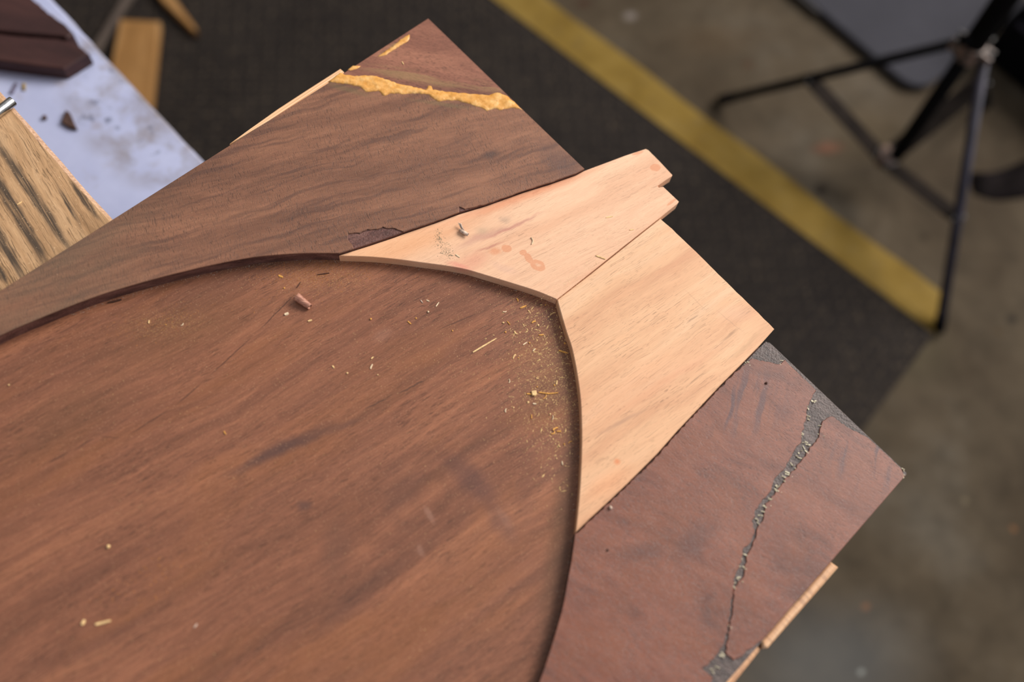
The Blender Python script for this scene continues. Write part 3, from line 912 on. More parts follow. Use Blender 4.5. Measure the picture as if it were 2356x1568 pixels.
# ------------------------------------------------------------------ plank, battens, white table
ea = P(0, 208, Z_BASE0); eb = P(255, 500, Z_BASE0)
pd = (eb - ea); pd.z = 0; pd.normalize()
pn = Vector((pd.y, -pd.x, 0))
if pn.x > 0:
    pn = -pn
p0 = ea - pd * 0.55; p1 = eb + pd * 0.42
rr = random.Random(3)
edge = [p0.lerp(p1, i / 60) + pn * rr.uniform(-0.0004, 0.0004) for i in range(61)]
PL = prism('support_plank', edge + [p1 + pn * 0.26, p0 + pn * 0.26], Z_BASE0, Z_PLANK0, M_PLANK, None, 0.003)
tag(PL, 'weathered tan plank with black streaks under the panel', 'plank')
wa = P(122, 0, Z_WHITE); wb = P(464, 365, Z_WHITE)
wd = (wb - wa); wd.z = 0; wd.normalize()
wn = Vector((wd.y, -wd.x, 0))
if wn.x > 0:
    wn = -wn
t0 = wa - wd * 0.45; t1 = wb + wd * 0.55
TB = thing('white_table', (t0 + t1) / 2 + wn * 0.3 - Vector((0, 0, Z_WHITE)), 'stained white topped low table below the plank', 'table')
edge = [t0.lerp(t1, i / 80) + wn * rr.uniform(-0.0006, 0.0006) for i in range(81)]
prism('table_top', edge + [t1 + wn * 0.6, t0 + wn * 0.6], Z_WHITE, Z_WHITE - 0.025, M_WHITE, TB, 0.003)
for a, s in ((t0 + wd * 0.08, 0.07), (t1 - wd * 0.08, 0.07), (t0 + wd * 0.08, 0.53), (t1 - wd * 0.08, 0.53)):
    c = a + wn * s
    prism('leg', [c + wd * .025 + wn * .025, c + wd * .025 - wn * .025, c - wd * .025 - wn * .025, c - wd * .025 + wn * .025], Z_WHITE - 0.025, 0.0, M_BATTEN, TB, 0.001)
for i, (s, lb) in enumerate(((0.12, 'wooden batten carrying the end of the plank away from the panel'), (0.95, 'wooden batten carrying the plank underneath the panel'))):
    c = p0 + pd * s
    b = prism('batten', [c + pn * 0.02, c + pn * 0.24, c + pn * 0.24 + pd * 0.05, c + pn * 0.02 + pd * 0.05], Z_PLANK0, Z_WHITE, M_BATTEN, None, 0.001)
    tag(b, lb, 'batten')

# steel rod on the plank
ra = P(31, 232, Z_BASE0 + 0.0035); rb = P(-120, 345, Z_BASE0 + 0.0035)
rd = (ra - rb); rd.z = 0; rd.normalize()
RD = 0.0038
ra = Vector((ra.x, ra.y, Z_BASE0 + RD)); rb = ra - rd * 0.12
ROD = thing('metal_rod', (ra + rb) / 2 - Vector((0, 0, RD)), 'shiny scratched steel rod lying across the weathered plank', 'rod')
bm = bmesh.new()
tube_bm(bm, rb, ra - rd * 0.0008, RD, RD, 24, False)
tube_bm(bm, ra - rd * 0.0008, ra, RD, RD * 0.86, 24, False)
bmesh.ops.remove_doubles(bm, verts=bm.verts, dist=1e-6)
obj('shaft', bm_mesh(bm, 'shaft'), M_CHROME, ROD, True)
bm = bmesh.new()
tube_bm(bm, ra - rd * 0.0006, ra - rd * 0.00005, RD * 0.86, RD * 0.84, 24, True)
obj('end_cap', bm_mesh(bm, 'end_cap'), M_BLACK, ROD)
bm = bmesh.new()
tube_bm(bm, rb, rb + rd * 0.0006, RD * 0.99, RD * 0.99, 24, True)
obj('end_cap', bm_mesh(bm, 'end_cap'), M_BLACK, ROD)

# scraps on the white table
def slab_thing(name, pts, z0, h, mat, label, cat, group=None, bev=0.001):
    o = prism(name, px(pts, z0 + h), z0 + h, z0, mat, None, bev)
    return tag(o, label, cat, group)

scr = jag([(-120, -110), (-60, -130), (20, -60), (76, -3), (110, 27), (150, 54), (167, 74), (153, 87)], 1.5, 9, 51) + [(140, 82), (60, 76), (-80, 62), (-200, 40)]
slab_thing('broken_board', scr, Z_WHITE, 0.020, M_SCRAP, 'thicker dark brown broken board with a splintered end on the white table', 'scrap', bev=0.0015)
scr2 = jag([(-190, 56), (-80, 68), (60, 82), (155, 90), (180, 105), (204, 122)], 1.2, 9, 52) + [(176, 140), (146, 158), (80, 151), (0, 140), (-180, 112)]
slab_thing('broken_board', scr2, Z_WHITE, 0.016, M_SCRAP, 'narrower dark brown broken board with a pointed end on the white table', 'scrap', bev=0.0015)
M_CHIPD = plain('dark_bark_chip', (70, 52, 46), 0.8, 0.2, 0, 0.3, 200)
M_CHIPY = plain('ochre_chip', (150, 124, 62), 0.7, 0.3, 0, 0.2, 200)
slab_thing('wood_chip', [(150, 252), (160, 258), (176, 295), (160, 292), (140, 280)], Z_WHITE, 0.004, M_CHIPD, 'dark three-cornered chip lying on the stained white table', 'wood chip', bev=0.0008)
slab_thing('wood_chip', [(98, 263), (105, 264), (106, 271), (100, 274), (96, 269)], Z_WHITE, 0.003, M_CHIPD, 'tiny round dark chip lying on the stained white table', 'wood chip', bev=0.0006)
slab_thing('wood_chip', [(51, 190), (57, 191), (57, 206), (51, 206)], Z_WHITE, 0.002, M_CHIPY, 'small ochre chip on the white table near the steel rod', 'wood chip', bev=0.0004)
slab_thing('wood_chip', [(34, 188), (40, 192), (28, 214), (20, 214)], Z_WHITE, 0.002, plain('greyish_chip', (104, 98, 116), 0.8, 0.2), 'thin greyish sliver on the white table near the steel rod', 'wood chip', bev=0.0004)

# offcuts on the floor mat
ZF = ZM + 0.0018
slab_thing('offcut', [(275, 43), (367, 48), (349, 224), (330, 420), (215, 420), (258, 133)], ZF, 0.018, M_TAN, 'wide tan plank offcut lying on the mat beside the white table', 'offcut', bev=0.002)
slab_thing('offcut', [(330, -60), (366, -56), (403, -2), (449, 61), (454, 74), (440, 66), (372, 0)], ZF, 0.015, M_TAN, 'narrow pointed tan offcut lying on the black mat', 'offcut', bev=0.0015)
slab_thing('offcut', [(330, -60), (345, -62), (291, 2), (235, 99), (150, 240), (136, 236), (222, 90), (278, 0)], ZF, 0.012, M_GREYWOOD, 'thin greyish batten lying on the mat under the table edge', 'offcut', bev=0.0015)

# ------------------------------------------------------------------ stand
ZH = 0.345
cb = P(2062, 358, 0.085)
ct = P(2235, 110, ZH)
ax = (ct - cb).normalized()
ST = thing('tripod_stand', (cb.x, cb.y, 0), 'black folding tripod stand with flat braces on the concrete floor', 'stand')
bm = bmesh.new()
tube_bm(bm, cb, ct + ax * 0.05, 0.0125, 0.0125, 20)
obj('centre_column', bm_mesh(bm, 'centre_column'), M_BLACK, ST, True)
bm = bmesh.new()
tube_bm(bm, ct - ax * 0.005, ct + ax * 0.75, 0.0175, 0.0175, 20)
obj('upper_tube', bm_mesh(bm, 'upper_tube'), M_BLACK, ST, True)
fA = P(1656, 231, 0.008); fB = P(2161, 762, 0.008)
tA = P(2205, 97, ZH - 0.005); tB = P(2264, 134, ZH - 0.005)
rad = ((fA - cb).xy.length + (fB - cb).xy.length) / 2
aC = (math.atan2(fA.y - cb.y, fA.x - cb.x) + (math.atan2(fB.y - cb.y, fB.x - cb.x) + 2 * PI)) / 2 + PI
fC = Vector((cb.x + rad * math.cos(aC), cb.y + rad * math.sin(aC), 0.008))
tC = Vector((ct.x + 0.03 * math.cos(aC), ct.y + 0.03 * math.sin(aC), ZH - 0.005))
slider = P(2040, 362, 0.075)


def on_leg(t, f, q):
    best = None
    for i in range(1, 100):
        v = t.lerp(f, i / 100)
        x, y, d = proj(v)
        e = (x - q[0]) ** 2 + (y - q[1]) ** 2
        if best is None or e < best[0]:
            best = (e, v)
    return best[1]


jA = on_leg(tA, fA, (1864, 184)); jB = on_leg(tB, fB, (2192, 497)); jC = tC.lerp(fC, 0.55)
for (t, f, j, m) in ((tA, fA, jA, M_BLACK), (tB, fB, jB, M_LEGGREY), (tC, fC, jC, M_BLACK)):
    bm = bmesh.new()
    tube_bm(bm, t, f, 0.0080, 0.0080, 16)
    lg = obj('leg', bm_mesh(bm, 'leg'), m, ST, True)
    d = (f - t).normalized()
    bm = bmesh.new()
    tube_bm(bm, f - d * 0.028, f, 0.0096, 0.0090, 16)
    ft = obj('rubber_foot', bm_mesh(bm, 'rubber_foot'), M_BLACK2, lg, True)
    dirn = (f - cb); dirn.z = 0
    sd = Vector((-dirn.y, dirn.x, 0)).normalized()
    a = slider + dirn.normalized() * 0.016
    bm = bmesh.new()
    bar_bm(bm, a, j, 0.034, 0.003, sd)
    bmesh.ops.bevel(bm, geom=list(bm.edges), offset=0.0008, segments=1, affect='EDGES')
    obj('brace', bm_mesh(bm, 'brace'), M_BRACE, ST)
    for e in (a, j, t):
        bm = bmesh.new()
        tube_bm(bm, e - sd * 0.011, e + sd * 0.011, 0.0042, 0.0042, 12)
        obj('bolt', bm_mesh(bm, 'bolt'), M_BOLT, ST, True)
bm = bmesh.new()
tube_bm(bm, slider - Vector((0, 0, .012)), slider + Vector((0, 0, .012)), 0.0175, 0.0175, 20)
obj('brace_collar', bm_mesh(bm, 'brace_collar'), M_HUB, ST, True)
bm = bmesh.new()
tube_bm(bm, ct - Vector((0, 0, .016)), ct + Vector((0, 0, .010)), 0.0205, 0.0205, 20)
for t in (tA, tB, tC):
    d = (t - ct); d.z = 0
    sd = Vector((-d.y, d.x, 0)).normalized()
    for s in (-1, 1):
        bar_bm(bm, ct + sd * s * 0.0085 + Vector((0, 0, -.002)), t + sd * s * 0.0085 + d.normalized() * 0.008, 0.022, 0.003, Vector((0, 0, 1)))
obj('hub', bm_mesh(bm, 'hub'), M_HUB, ST)
bm = bmesh.new()
kd = Vector((-0.8, -0.35, 0)).normalized()
tube_bm(bm, ct + Vector((0, 0, .02)), ct + Vector((0, 0, .02)) + kd * 0.028, 0.007, 0.009, 14)
obj('locking_knob', bm_mesh(bm, 'locking_knob'), M_BLACK, ST, True)

# ------------------------------------------------------------------ grey case beyond the stand
def round_rect(o, d1, d2, L1, L2, r, n=8):
    """corner o, sides along d1,d2"""
    out = []
    for (cx, cy, a0) in ((r, r, 180), (L1 - r, r, 270), (L1 - r, L2 - r, 0), (r, L2 - r, 90)):
        for i in range(n + 1):
            a = math.radians(a0 + 90 * i / n)
            out.append(o + d1 * (cx + r * math.cos(a)) + d2 * (cy + r * math.sin(a)))
    return out


zc = 0.020
g0 = P(2087, 192, zc); g1 = P(1858, -2, zc)
d1 = (g1 - g0); d1.z = 0; d1.normalize()
d2 = Vector((d1.y, -d1.x, 0))
if d2.y < 0:
    d2 = -d2
go = g0 - d1 * 0.030
GC = thing('plastic_case', go + d1 * .3 + d2 * .2 - Vector((0, 0, zc)), 'flat grey plastic case with rounded corners standing behind the tripod', 'case')
prism('lid', round_rect(go, d1, d2, 0.62, 0.40, 0.05), zc, zc - 0.008, M_GREY, GC, 0.003)
prism('base_tray', round_rect(go + d1 * .004 + d2 * .004, d1, d2, 0.612, 0.392, 0.047), zc - 0.008, 0.0, M_GREY_SHADE, GC, 0.001)
bm = bmesh.new()
prism_bm(bm, round_rect(go - d2 * .006 + d1 * .25, d1, d2, 0.10, 0.02, 0.006, 3), zc - 0.003, zc - 0.017, 0.001)
obj('latch', bm_mesh(bm, 'latch'), M_GREY_SHADE, GC)

# black equipment bag to the right
f1_ = -d1
f2_ = d2
bo = go + f1_ * 0.012 + d2 * 0.19
bo.z = 0
BAG = thing('equipment_bag', bo + f1_ * .2 + f2_ * .12, 'black soft equipment bag on the floor beside the tripod', 'bag')
bm = bmesh.new()
hb = 0.17
rows = []
for i, (z, ins) in enumerate(((0.0, 0.012), (0.02, 0.0), (0.08, -0.004), (0.14, 0.004), (0.162, 0.02), (0.17, 0.05))):
    ring_ = round_rect(bo + f1_ * ins + f2_ * ins, f1_, f2_, 0.42 - 2 * ins, 0.26 - 2 * ins, 0.04, 5)
    rows.append([bm.verts.new((p.x, p.y, z + 0.003 * math.sin(j * 1.3))) if z > 0 else bm.verts.new((p.x, p.y, 0)) for j, p in enumerate(ring_)])
for a, b in zip(rows[:-1], rows[1:]):
    for i in range(len(a)):
        j = (i + 1) % len(a)
        bm.faces.new((a[i], a[j], b[j], b[i]))
bm.faces.new(rows[-1]); bm.faces.new(list(reversed(rows[0])))
obj('bag_body', bm_mesh(bm, 'bag_body'), M_BLACK2, BAG, True)
bm = bmesh.new()
pts_ = [bo + f1_ * (.1 + .22 * i / 10) + f2_ * .13 + Vector((0, 0, .165 + .05 * math.sin(PI * i / 10))) for i in range(11)]
for a, b in zip(pts_[:-1], pts_[1:]):
    bar_bm(bm, a, b, 0.03, 0.004, f2_)
obj('handle', bm_mesh(bm, 'handle'), M_BLACK, BAG)
bm = bmesh.new()
zs = [bo + f1_ * (.02 + .38 * i / 10) - f2_ * 0.0005 + Vector((0, 0, .11)) for i in range(11)]
for a, b in zip(zs[:-1], zs[1:]):
    bar_bm(bm, a, b, 0.008, 0.004, Vector((0, 0, 1)))
obj('zip', bm_mesh(bm, 'zip'), M_LEGGREY, BAG)

# low dark uneven shape on the floor under the tripod
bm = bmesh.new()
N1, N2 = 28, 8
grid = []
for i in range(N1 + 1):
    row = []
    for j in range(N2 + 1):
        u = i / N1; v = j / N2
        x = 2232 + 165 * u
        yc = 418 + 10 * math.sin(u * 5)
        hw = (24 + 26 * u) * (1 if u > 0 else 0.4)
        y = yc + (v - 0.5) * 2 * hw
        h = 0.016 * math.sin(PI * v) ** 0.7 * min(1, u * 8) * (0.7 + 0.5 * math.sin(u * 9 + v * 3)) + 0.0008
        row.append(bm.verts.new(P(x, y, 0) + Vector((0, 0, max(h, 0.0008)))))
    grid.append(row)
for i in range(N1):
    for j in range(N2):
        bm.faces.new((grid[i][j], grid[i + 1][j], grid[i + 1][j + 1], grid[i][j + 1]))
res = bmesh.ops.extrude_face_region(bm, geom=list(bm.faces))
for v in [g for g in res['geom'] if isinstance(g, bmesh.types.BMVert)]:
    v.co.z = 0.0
tag(obj('dark_lump', bm_mesh(bm, 'dark_lump'), M_LUMP, None, True), 'dark uneven rag on the concrete beside the tripod leg', 'lump')

# ------------------------------------------------------------------ shavings, splinters, chips lying on the wood
M_S1 = plain('pale_shaving', (232, 190, 134), 0.6, 0.3, 0, 0.14, 500)
M_S2 = plain('golden_shaving', (214, 156, 78), 0.6, 0.3, 0, 0.16, 500)
M_S3 = plain('white_flake', (222, 198, 164), 0.6, 0.3, 0, 0.1, 500)
M_S4 = plain('grey_shaving', (188, 164, 146), 0.6, 0.3, 0, 0.2, 500)
M_S5 = plain('dark_splinter', (72, 44, 32), 0.6, 0.3, 0, 0.2, 500)


def splinter(name, pts, z, w, t, mat, label, cat='splinter', group=None, lift=0.0):
    """bent tapered sliver through picture points, lying on height z"""
    c = [P(a, b, z) for a, b in crom(pts, 4)] if len(pts) > 2 else [P(*pts[0], z).lerp(P(*pts[1], z), i / 3) for i in range(4)]
    bm = bmesh.new()
    rows = []
    n = len(c)
    for i, p in enumerate(c):
        d = (c[min(i + 1, n - 1)] - c[max(i - 1, 0)]).normalized()
        s = Vector((-d.y, d.x, 0))
        u = i / (n - 1)
        ww = w * (0.55 + 0.45 * math.sin(PI * min(1, max(0, u * 0.9 + 0.08)))) / 2
        zz = lift * math.sin(PI * u)
        rows.append([bm.verts.new(p + s * ww * a + Vector((0, 0, zz + h))) for a, h in ((-1, 0), (1, 0), (0.75, t), (-0.6, t * 0.9))])
    for a, b in zip(rows[:-1], rows[1:]):
        for i in range(4):
            j = (i + 1) % 4
            bm.faces.new((a[i], a[j], b[j], b[i]))
    bm.faces.new(list(reversed(rows[0]))); bm.faces.new(rows[-1])
    return tag(obj(name, bm_mesh(bm, name), mat), label, cat, group)


def chip_obj(name, c, z, s, mat, label, seed, group=None, cat='wood chip', flat=0.5):
    r = random.Random(seed)
    bm = bmesh.new()
    bmesh.ops.create_icosphere(bm, subdivisions=1, radius=1)
    for v in bm.verts:
        f = r.uniform(0.7, 1.15)
        v.co = Vector((v.co.x * s * f, v.co.y * s * f * r.uniform(0.7, 1.0), v.co.z * s * flat))
    m = min(v.co.z for v in bm.verts)
    for v in bm.verts:
        v.co.z = max(v.co.z, m * 0.55)
    m = min(v.co.z for v in bm.verts)
    o = obj(name, bm_mesh(bm, name), mat)
    o.location = P(c[0], c[1], z) - Vector((0, 0, m))
    o.rotation_euler.z = r.uniform(0, 6)
    return tag(o, label, cat, group)


# rolled cone-shaped shaving on the recessed board
k = NT('rolled_shaving')
nz = k.noise(k.frame(0, (300, 1500, 600)), 1, 3)
M_ROLL = k.done(k.ramp(nz, [(0.3, lin((128, 80, 62))), (0.6, lin((190, 134, 110))), (0.75, lin((208, 156, 132)))]), 0.6, nz, 0.4, 0.0005)
rl_a = P(684, 687, Z_BASE); rl_b = P(714, 708, Z_BASE)
d = (rl_b - rl_a); L = d.length; d.normalize(); s = Vector((-d.y, d.x, 0)); up = Vector((0, 0, 1))
bm = bmesh.new()
rows = []
for i in range(9):
    u = i / 8
    rr_ = 0.0034 - 0.0012 * u
    row = []
    for j in range(41):
        th = 2 * PI * 1.6 * j / 40 + 0.8
        q = rr_ * (1 - 0.028 * j / 4) + 0.00012 * math.sin(j * 2.1 + i)
        row.append(bm.verts.new(rl_a + d * (L * u + 0.0004 * math.sin(j * .7)) + s * q * math.cos(th) + up * (q * math.sin(th) + rr_ * 1.02)))
    rows.append(row)
for a, b in zip(rows[:-1], rows[1:]):
    for j in range(40):
        bm.faces.new((a[j], a[j + 1], b[j + 1], b[j]))
ro = obj('rolled_shaving', bm_mesh(bm, 'rolled_shaving'), M_ROLL, None, True)
md = ro.modifiers.new('thick', 'SOLIDIFY'); md.thickness = 0.00025
tag(ro, 'brown cone-shaped rolled wood shaving lying on the recessed board', 'shaving')

# ragged curl on the pinkish new board
bm = bmesh.new()
def curl_strip(bm, a, dirv, width, rad, turns, n=14, tilt=0.0):
    s = Vector((-dirv.y, dirv.x, 0))
    rows = []
    for i in range(n + 1):
        th = -PI / 2 + turns * 2 * PI * i / n
        rr = rad * (1 - 0.25 * i / n)
        p = a + dirv * rr * math.cos(th) + Vector((0, 0, rad + rr * math.sin(th)))
        rows.append([bm.verts.new(p + s * width * e + Vector((0, 0, tilt * e))) for e in (-.5, 0.1, .5)])
    for x, y in zip(rows[:-1], rows[1:]):
        for j in range(2):
            bm.faces.new((x[j], x[j + 1], y[j + 1], y[j]))
c0 = P(1068, 538, Z_1)
curl_strip(bm, c0, Vector((0.3, 1, 0)).normalized(), 0.0060, 0.0016, 0.8)
curl_strip(bm, P(1062, 534, Z_1), Vector((0.6, 1, 0)).normalized(), 0.0040, 0.0012, 0.7)
a0 = P(1056, 519, Z_1)
for pts in ([(1055, 517), (1060, 526), (1066, 533)], [(1059, 518), (1063, 527), (1068, 532)]):
    cc = [P(x, y, Z_1) for x, y in pts]
    rws = []
    for i, p in enumerate(cc):
        h = 0.003 - 0.001 * i
        rws.append([bm.verts.new(p + Vector((-0.0005, 0, h))), bm.verts.new(p + Vector((0.0006, 0.0002, h * 0.9)))])
    for x, y in zip(rws[:-1], rws[1:]):
        bm.faces.new((x[0], x[1], y[1], y[0]))
cu = obj('curled_shaving', bm_mesh(bm, 'curled_shaving'), M_S4, None, True)
md = cu.modifiers.new('thick', 'SOLIDIFY'); md.thickness = 0.0002
tag(cu, 'ragged greyish curled shaving on the pinkish new board', 'shaving')

ZB = Z_BASE
splinter('splinter', [(1239, 902), (1262, 905), (1284, 903)], ZB, 0.0010, 0.0007, M_S2, 'long thin golden splinter on the recessed board beside a blocky chip')
splinter('splinter', [(1088, 810), (1108, 798), (1142, 778)], ZB, 0.0011, 0.0004, M_S1, 'longest pale flat splinter on the recessed board')
splinter('splinter', [(1285, 806), (1306, 812)], ZB, 0.0012, 0.0008, M_S2, 'short golden splinter against the edge of the golden wedge board')
splinter('splinter', [(1197, 709), (1211, 703)], ZB, 0.0013, 0.0008, M_S2, 'stubby golden splinter on the recessed board near the boards\' meeting corner')
splinter('splinter', [(1394, 501), (1402, 499), (1410, 498)], Z_1, 0.0007, 0.0004, M_S1, 'small thin splinter in the middle of the pinkish new board')
splinter('splinter', [(1448, 529), (1458, 528)], Z_1, 0.0008, 0.0004, M_S1, 'tiny splinter of the pinkish new board near its notched end')
splinter('splinter', [(1371, 588), (1382, 592), (1393, 596)], Z_1, 0.0010, 0.0006, M_S1, 'straight pale splinter next to the seam of the two new boards')
splinter('shaving', [(1222, 546), (1226, 554), (1223, 562)], Z_1, 0.0008, 0.0008, M_S3, 'thin white curved shaving on the pinkish new board above the glue ring', 'shaving')
splinter('splinter', [(1048, 585), (1058, 592)], Z_1, 0.0011, 0.0005, M_S3, 'pale stubby splinter near the arched edge of the pinkish new board')
splinter('splinter', [(220, 1436), (236, 1432), (255, 1427)], ZB, 0.0018, 0.0009, M_S1, 'thick pale splinter lying in the open middle of the recessed board')
splinter('splinter', [(189, 1437), (195, 1425)], ZB, 0.0018, 0.0009, M_S1, 'short pale splinter next to the thick one on the recessed board')
splinter('splinter', [(447, 1443), (454, 1434)], ZB, 0.0010, 0.0006, M_S4, 'small greyish splinter alone on the recessed board')
splinter('splinter', [(655, 724), (664, 720)], ZB, 0.0022, 0.0008, M_S3, 'pale ragged flake beside the rolled shaving')
splinter('splinter', [(709, 739), (718, 736)], ZB, 0.0013, 0.0007, M_S1, 'small pale peg-like splinter below the rolled shaving')
splinter('shaving', [(641, 633), (651, 638)], ZB, 0.0018, 0.0005, M_S2, 'bright yellow flake near the dark arched edge', 'shaving')
splinter('splinter', [(730, 632), (745, 630), (758, 628)], ZB, 0.0008, 0.0006, M_S5, 'dark brown splinter on the recessed board near the tip of the pinkish board')
splinter('splinter', [(683, 662), (692, 648)], ZB, 0.0005, 0.0005, M_S5, 'thin dark hairlike splinter above the rolled shaving')
splinter('splinter', [(1003, 705), (1010, 695)], ZB, 0.0007, 0.0005, M_S3, 'forked whitish sliver on the recessed board below the pinkish board')
splinter('splinter', [(981, 690), (988, 693)], ZB, 0.0009, 0.0005, M_S3, 'whitish sliver on the recessed board close to the forked one')
splinter('splinter', [(968, 690), (973, 697)], ZB, 0.0009, 0.0005, M_S4, 'dull sliver on the recessed board close to the forked one')
splinter('splinter', [(248, 697), (266, 693), (280, 689)], ZB, 0.0014, 0.0010, M_S5, 'dark brown torn sliver against the dark arched edge')
splinter('shaving', [(1250, 917), (1256, 912), (1256, 907)], ZB, 0.0006, 0.0005, M_S2, 'hook-shaped golden shaving under the long golden splinter', 'shaving')
splinter('shaving', [(1273, 990), (1275, 986), (1284, 983)], ZB, 0.0012, 0.0008, M_S2, 'bent golden shaving on the recessed board, upper of a pair', 'shaving')
splinter('shaving', [(1268, 998), (1275, 996), (1276, 991)], ZB, 0.0009, 0.0007, M_S2, 'small hooked golden shaving joined to the bent pair', 'shaving')
splinter('splinter', [(1281, 992), (1291, 992)], ZB, 0.0012, 0.0008, M_S2, 'stubby golden splinter beside the bent shavings')
splinter('splinter', [(1226, 928), (1234, 929)], ZB, 0.0013, 0.0006, M_S3, 'white flake on the recessed board below the blocky chip')
splinter('splinter', [(925, 142), (929, 149)], Z_U, 0.0008, 0.0005, M_S1, 'tiny pale splinter on the reddish veneer corner')
splinter('splinter', [(40, 471), (51, 464)], Z_BASE0, 0.0010, 0.0006, M_S1, 'tiny splinter lying on the weathered plank')
# blocky chip
o = prism('wood_chip', px([(1222, 900), (1233, 899), (1235, 908), (1230, 911), (1224, 910)], ZB), ZB + 0.0016, ZB, M_S1, None, 0.0003)
tag(o, 'blocky pale wood chip on the recessed board at the end of the long splinter', 'wood chip')
chip_obj('wood_chip', (250, 1257), ZB, 0.0014, M_S1, 'round pale crumb alone in the open recessed board', 1, flat=0.9)
chip_obj('wood_chip', (985, 717), ZB, 0.0009, M_S3, 'round white crumb on the recessed board below the whitish slivers', 2, flat=0.8)
chip_obj('wood_chip', (853, 734), ZB, 0.0009, M_S2, 'small reddish golden crumb on the recessed board', 3, flat=0.8)
chip_obj('wood_chip', (1404, 1168), Z_R, 0.0016, M_S4, 'grey round crumb beside the seam of the reddish veneer', 4, flat=0.8)
chip_obj('wood_chip', (1763, 881), Z_R, 0.0012, M_S5, 'dark brown crumb on the reddish veneer near the wedge board', 5, flat=0.6)
chip_obj('wood_chip', (1398, 1265), Z_R, 0.0010, M_S5, 'dark brown crumb on the reddish veneer near the arch', 6, flat=0.6)
# countable small chips by the corner of the arch
r = random.Random(17)
cluster = [(1158, 742), (1170, 743), (1164, 764), (1187, 765), (1196, 764), (1208, 790), (1217, 789), (1228, 741), (1262, 728), (1270, 722), (1256, 701), (1161, 716), (1216, 714), (1190, 690), (1193, 823), (1183, 820),
           (1262, 812), (1229, 805), (1232, 803), (1245, 770), (1238, 747), (1290, 776), (1300, 790), (1271, 960), (1265, 953), (1312, 1017), (1298, 1022), (1287, 1025), (1235, 870), (1171, 876), (1236, 890), (1217, 906), (1215, 925), (1281, 880), (1276, 886), (1164, 944), (1181, 937), (1223, 958),
           (1040, 760), (857, 823), (800, 858), (855, 843), (958, 732), (942, 742), (870, 862), (343, 740), (381, 747), (419, 746), (20, 886), (518, 995), (655, 663), (767, 844), (1280, 1055), (1294, 1065)]
for i, c in enumerate(cluster):
    if i % 2:
        t_ = r.uniform(0, PI); q_ = r.uniform(3, 6)
        splinter('wood_crumb', [(c[0] - q_ * math.cos(t_), c[1] - q_ * math.sin(t_)), (c[0] + r.uniform(-2, 2), c[1] + r.uniform(-2, 2)), (c[0] + q_ * math.cos(t_), c[1] + q_ * math.sin(t_))], ZB, r.uniform(0.0006, 0.0012), 0.0006, (M_S1, M_S2, M_S3)[i % 3], 'thin pale wood sliver scattered on the recessed board', 'crumb', 'pale slivers scattered on the recessed board')
        continue
    chip_obj('wood_crumb', (c[0] + r.uniform(-1, 1), c[1] + r.uniform(-1, 1)), ZB, r.uniform(0.0005, 0.00095), (M_S1, M_S2, M_S2, M_S3)[i % 4], 'tiny pale wood crumb scattered on the recessed board', 100 + i, 'pale crumbs scattered on the recessed board', 'crumb', 0.6)


# sawdust (nobody could count it)
def dust(name, spots, mat, label, seed, zfun):
    r = random.Random(seed)
    v, f = [], []
    for (cx, cy, sx, sy, ang, n, s0, s1) in spots:
        ca, sa = math.cos(math.radians(ang)), math.sin(math.radians(ang))
        for i in range(n):
            a, b = (r.gauss(0, 1), r.gauss(0, 1)) if sx < 300 else (r.uniform(-1.7, 1.7), r.uniform(-1.7, 1.7))
            x = cx + a * sx * ca - b * sy * sa
            y = cy + a * sx * sa + b * sy * ca
            z = zfun(x, y)
            if z is None:
                continue
            c = P(x, y, z)
            L = r.uniform(s0, s1) * (2.6 if r.random() < 0.25 else 1)
            w = r.uniform(s0, s1) * 0.6
            t = r.uniform(0, PI)
            d = Vector((math.cos(t), math.sin(t), 0)); e = Vector((-d.y, d.x, 0))
            h = w * 0.9
            b0 = len(v)
            for q in (c + d * L, c + e * w, c - d * L, c - e * w, c + Vector((0, 0, h)) + d * L * .2):
                v.append(tuple(q))
            f += [(b0, b0 + 1, b0 + 4), (b0 + 1, b0 + 2, b0 + 4), (b0 + 2, b0 + 3, b0 + 4), (b0 + 3, b0, b0 + 4)]
    me = bpy.data.meshes.new(name)
    me.from_pydata(v, [], f)
    o = obj(name, me, mat)
    return tag(o, label, 'sawdust', None, 'stuff')


rim = px(CURVE_U + CURVE_1[1:] + CURVE_2[1:] + CURVE_R[1:], ZB)
rim2 = [(proj(p)[0], proj(p)[1]) for p in [Vector((q.x, q.y, ZB)) for q in (px(CURVE_U, Z_U) + px(CURVE_1[1:], Z_1) + px(CURVE_2[1:], Z_2) + px(CURVE_R[1:], Z_R))]] + [(600, 2400), (-900, 1500)]


def in_poly(p, poly):
    c = False
    for i in range(len(poly)):
        a, b = poly[i], poly[i - 1]
        if (a[1] > p[1]) != (b[1] > p[1]) and p[0] < (b[0] - a[0]) * (p[1] - a[1]) / (b[1] - a[1]) + a[0]:
            c = not c
    return c


zrec = lambda x, y: ZB if in_poly((x, y), rim2) else None
dust('sawdust', [(700, 1080, 420, 300, -30, 1500, 0.0001, 0.00024), (1240, 800, 48, 110, 8, 1000, 0.00014, 0.0005), (1280, 930, 34, 90, 3, 600, 0.00014, 0.00045), (1255, 760, 40, 60, 10, 60, 0.0005, 0.0009), (1285, 980, 22, 60, 0, 30, 0.0005, 0.0009),
                 (1230, 960, 30, 60, 0, 220, 0.00012, 0.0003), (1300, 860, 10, 110, -8, 260, 0.00012, 0.0003), (1190, 690, 60, 22, 20, 200, 0.00012, 0.0003),
                 (1000, 760, 160, 60, -20, 380, 0.0001, 0.00024), (1090, 850, 60, 25, -30, 160, 0.0001, 0.00024)],
     plain('pale_sawdust', (222, 176, 122), 0.8, 0.2, 0, 0.25, 900), 'fine pale sawdust scattered over the recessed board', 61, zrec)
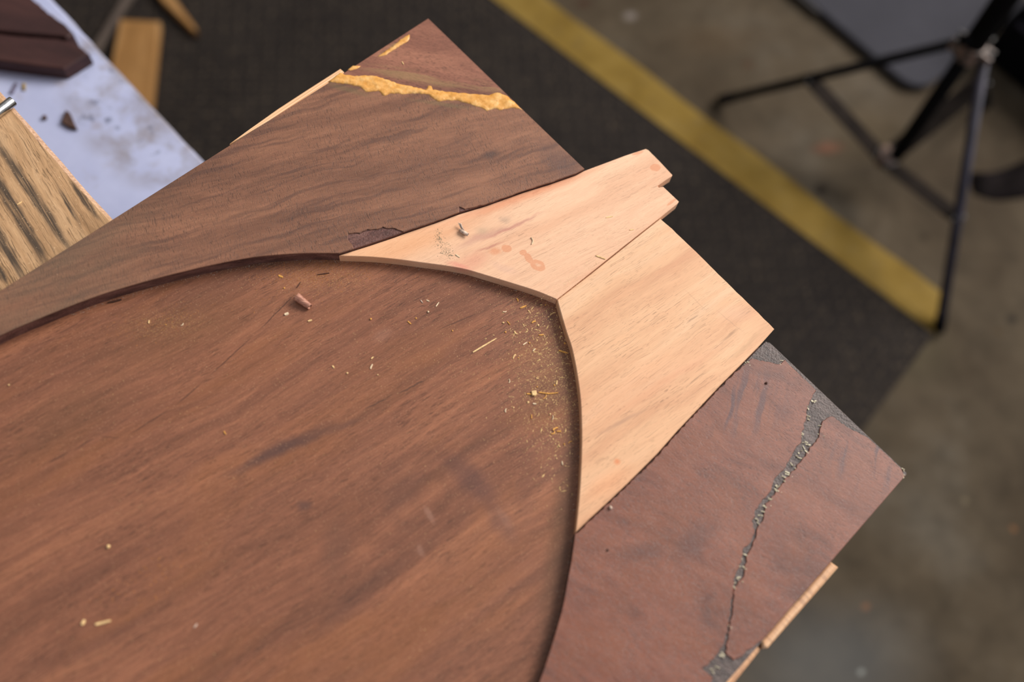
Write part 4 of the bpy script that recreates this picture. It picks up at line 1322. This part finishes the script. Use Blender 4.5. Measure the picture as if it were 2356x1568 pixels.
dust('sawdust', [(720, 625, 70, 16, -3, 900, 0.00012, 0.0004), (700, 660, 60, 24, -10, 400, 0.00012, 0.00035), (370, 735, 60, 22, -12, 550, 0.00012, 0.0003), (900, 640, 90, 16, 8, 260, 0.0001, 0.0003), (330, 1340, 60, 25, -30, 60, 0.0003, 0.0006)],
     plain('brown_sawdust', (158, 104, 60), 0.85, 0.15, 0, 0.3, 900), 'brown sawdust drifted along the arched edge of the recessed board', 62, zrec)
rimline = [(x + (6 if 700 < y < 1230 and x > 1270 else 0) * -1, y + 2) for x, y in rim2[:-2]]
dust('sawdust', [(x, y + 1.5, 6, 1.8, 0, 9, 0.0001, 0.00028) for x, y in rim2[20:-12:1]], plain('grey_dust', (168, 158, 146), 0.85, 0.15, 0, 0.3, 900),
     'grey dust line gathered in the corner along the arch', 63, lambda x, y: ZB)
dust('sawdust', [(1010, 548, 5, 12, 0, 110, 0.00015, 0.00045), (1026, 570, 8, 7, 0, 90, 0.00015, 0.0004), (1030, 583, 9, 4, 30, 70, 0.00015, 0.0004), (1080, 478, 16, 2.5, -18, 90, 0.00015, 0.0004)], plain('grey_green_dust', (138, 126, 104), 0.85, 0.15, 0, 0.3, 900),
     'greyish grit patch on the pinkish new board', 64, lambda x, y: Z_1)
dust('sawdust', [(1300, 660, 26, 10, -38, 170, 0.0001, 0.00026), (1350, 615, 40, 9, -38, 160, 0.0001, 0.00026), (1440, 548, 40, 8, -38, 80, 0.0001, 0.0002)], plain('fresh_sawdust', (238, 196, 150), 0.85, 0.15, 0, 0.2, 900),
     'fresh pale sawdust along the seam of the two new boards', 65, lambda x, y: Z_1 if (y < 688 - (x - 1281) * 0.786 - 2) else Z_2)
upoly = [(985, 60), (1330, 385), (930, 525), (780, 570), (500, 600), (60, 720), (0, 690), (780, 190)]
dust('sawdust', [(700, 400, 420, 180, -30, 420, 0.0001, 0.0002)], plain('speck_dust', (206, 168, 136), 0.85, 0.15, 0, 0.2, 900),
     'sparse pale specks on the dark upper veneer', 66, lambda x, y: Z_U if in_poly((x, y), upoly) else None)
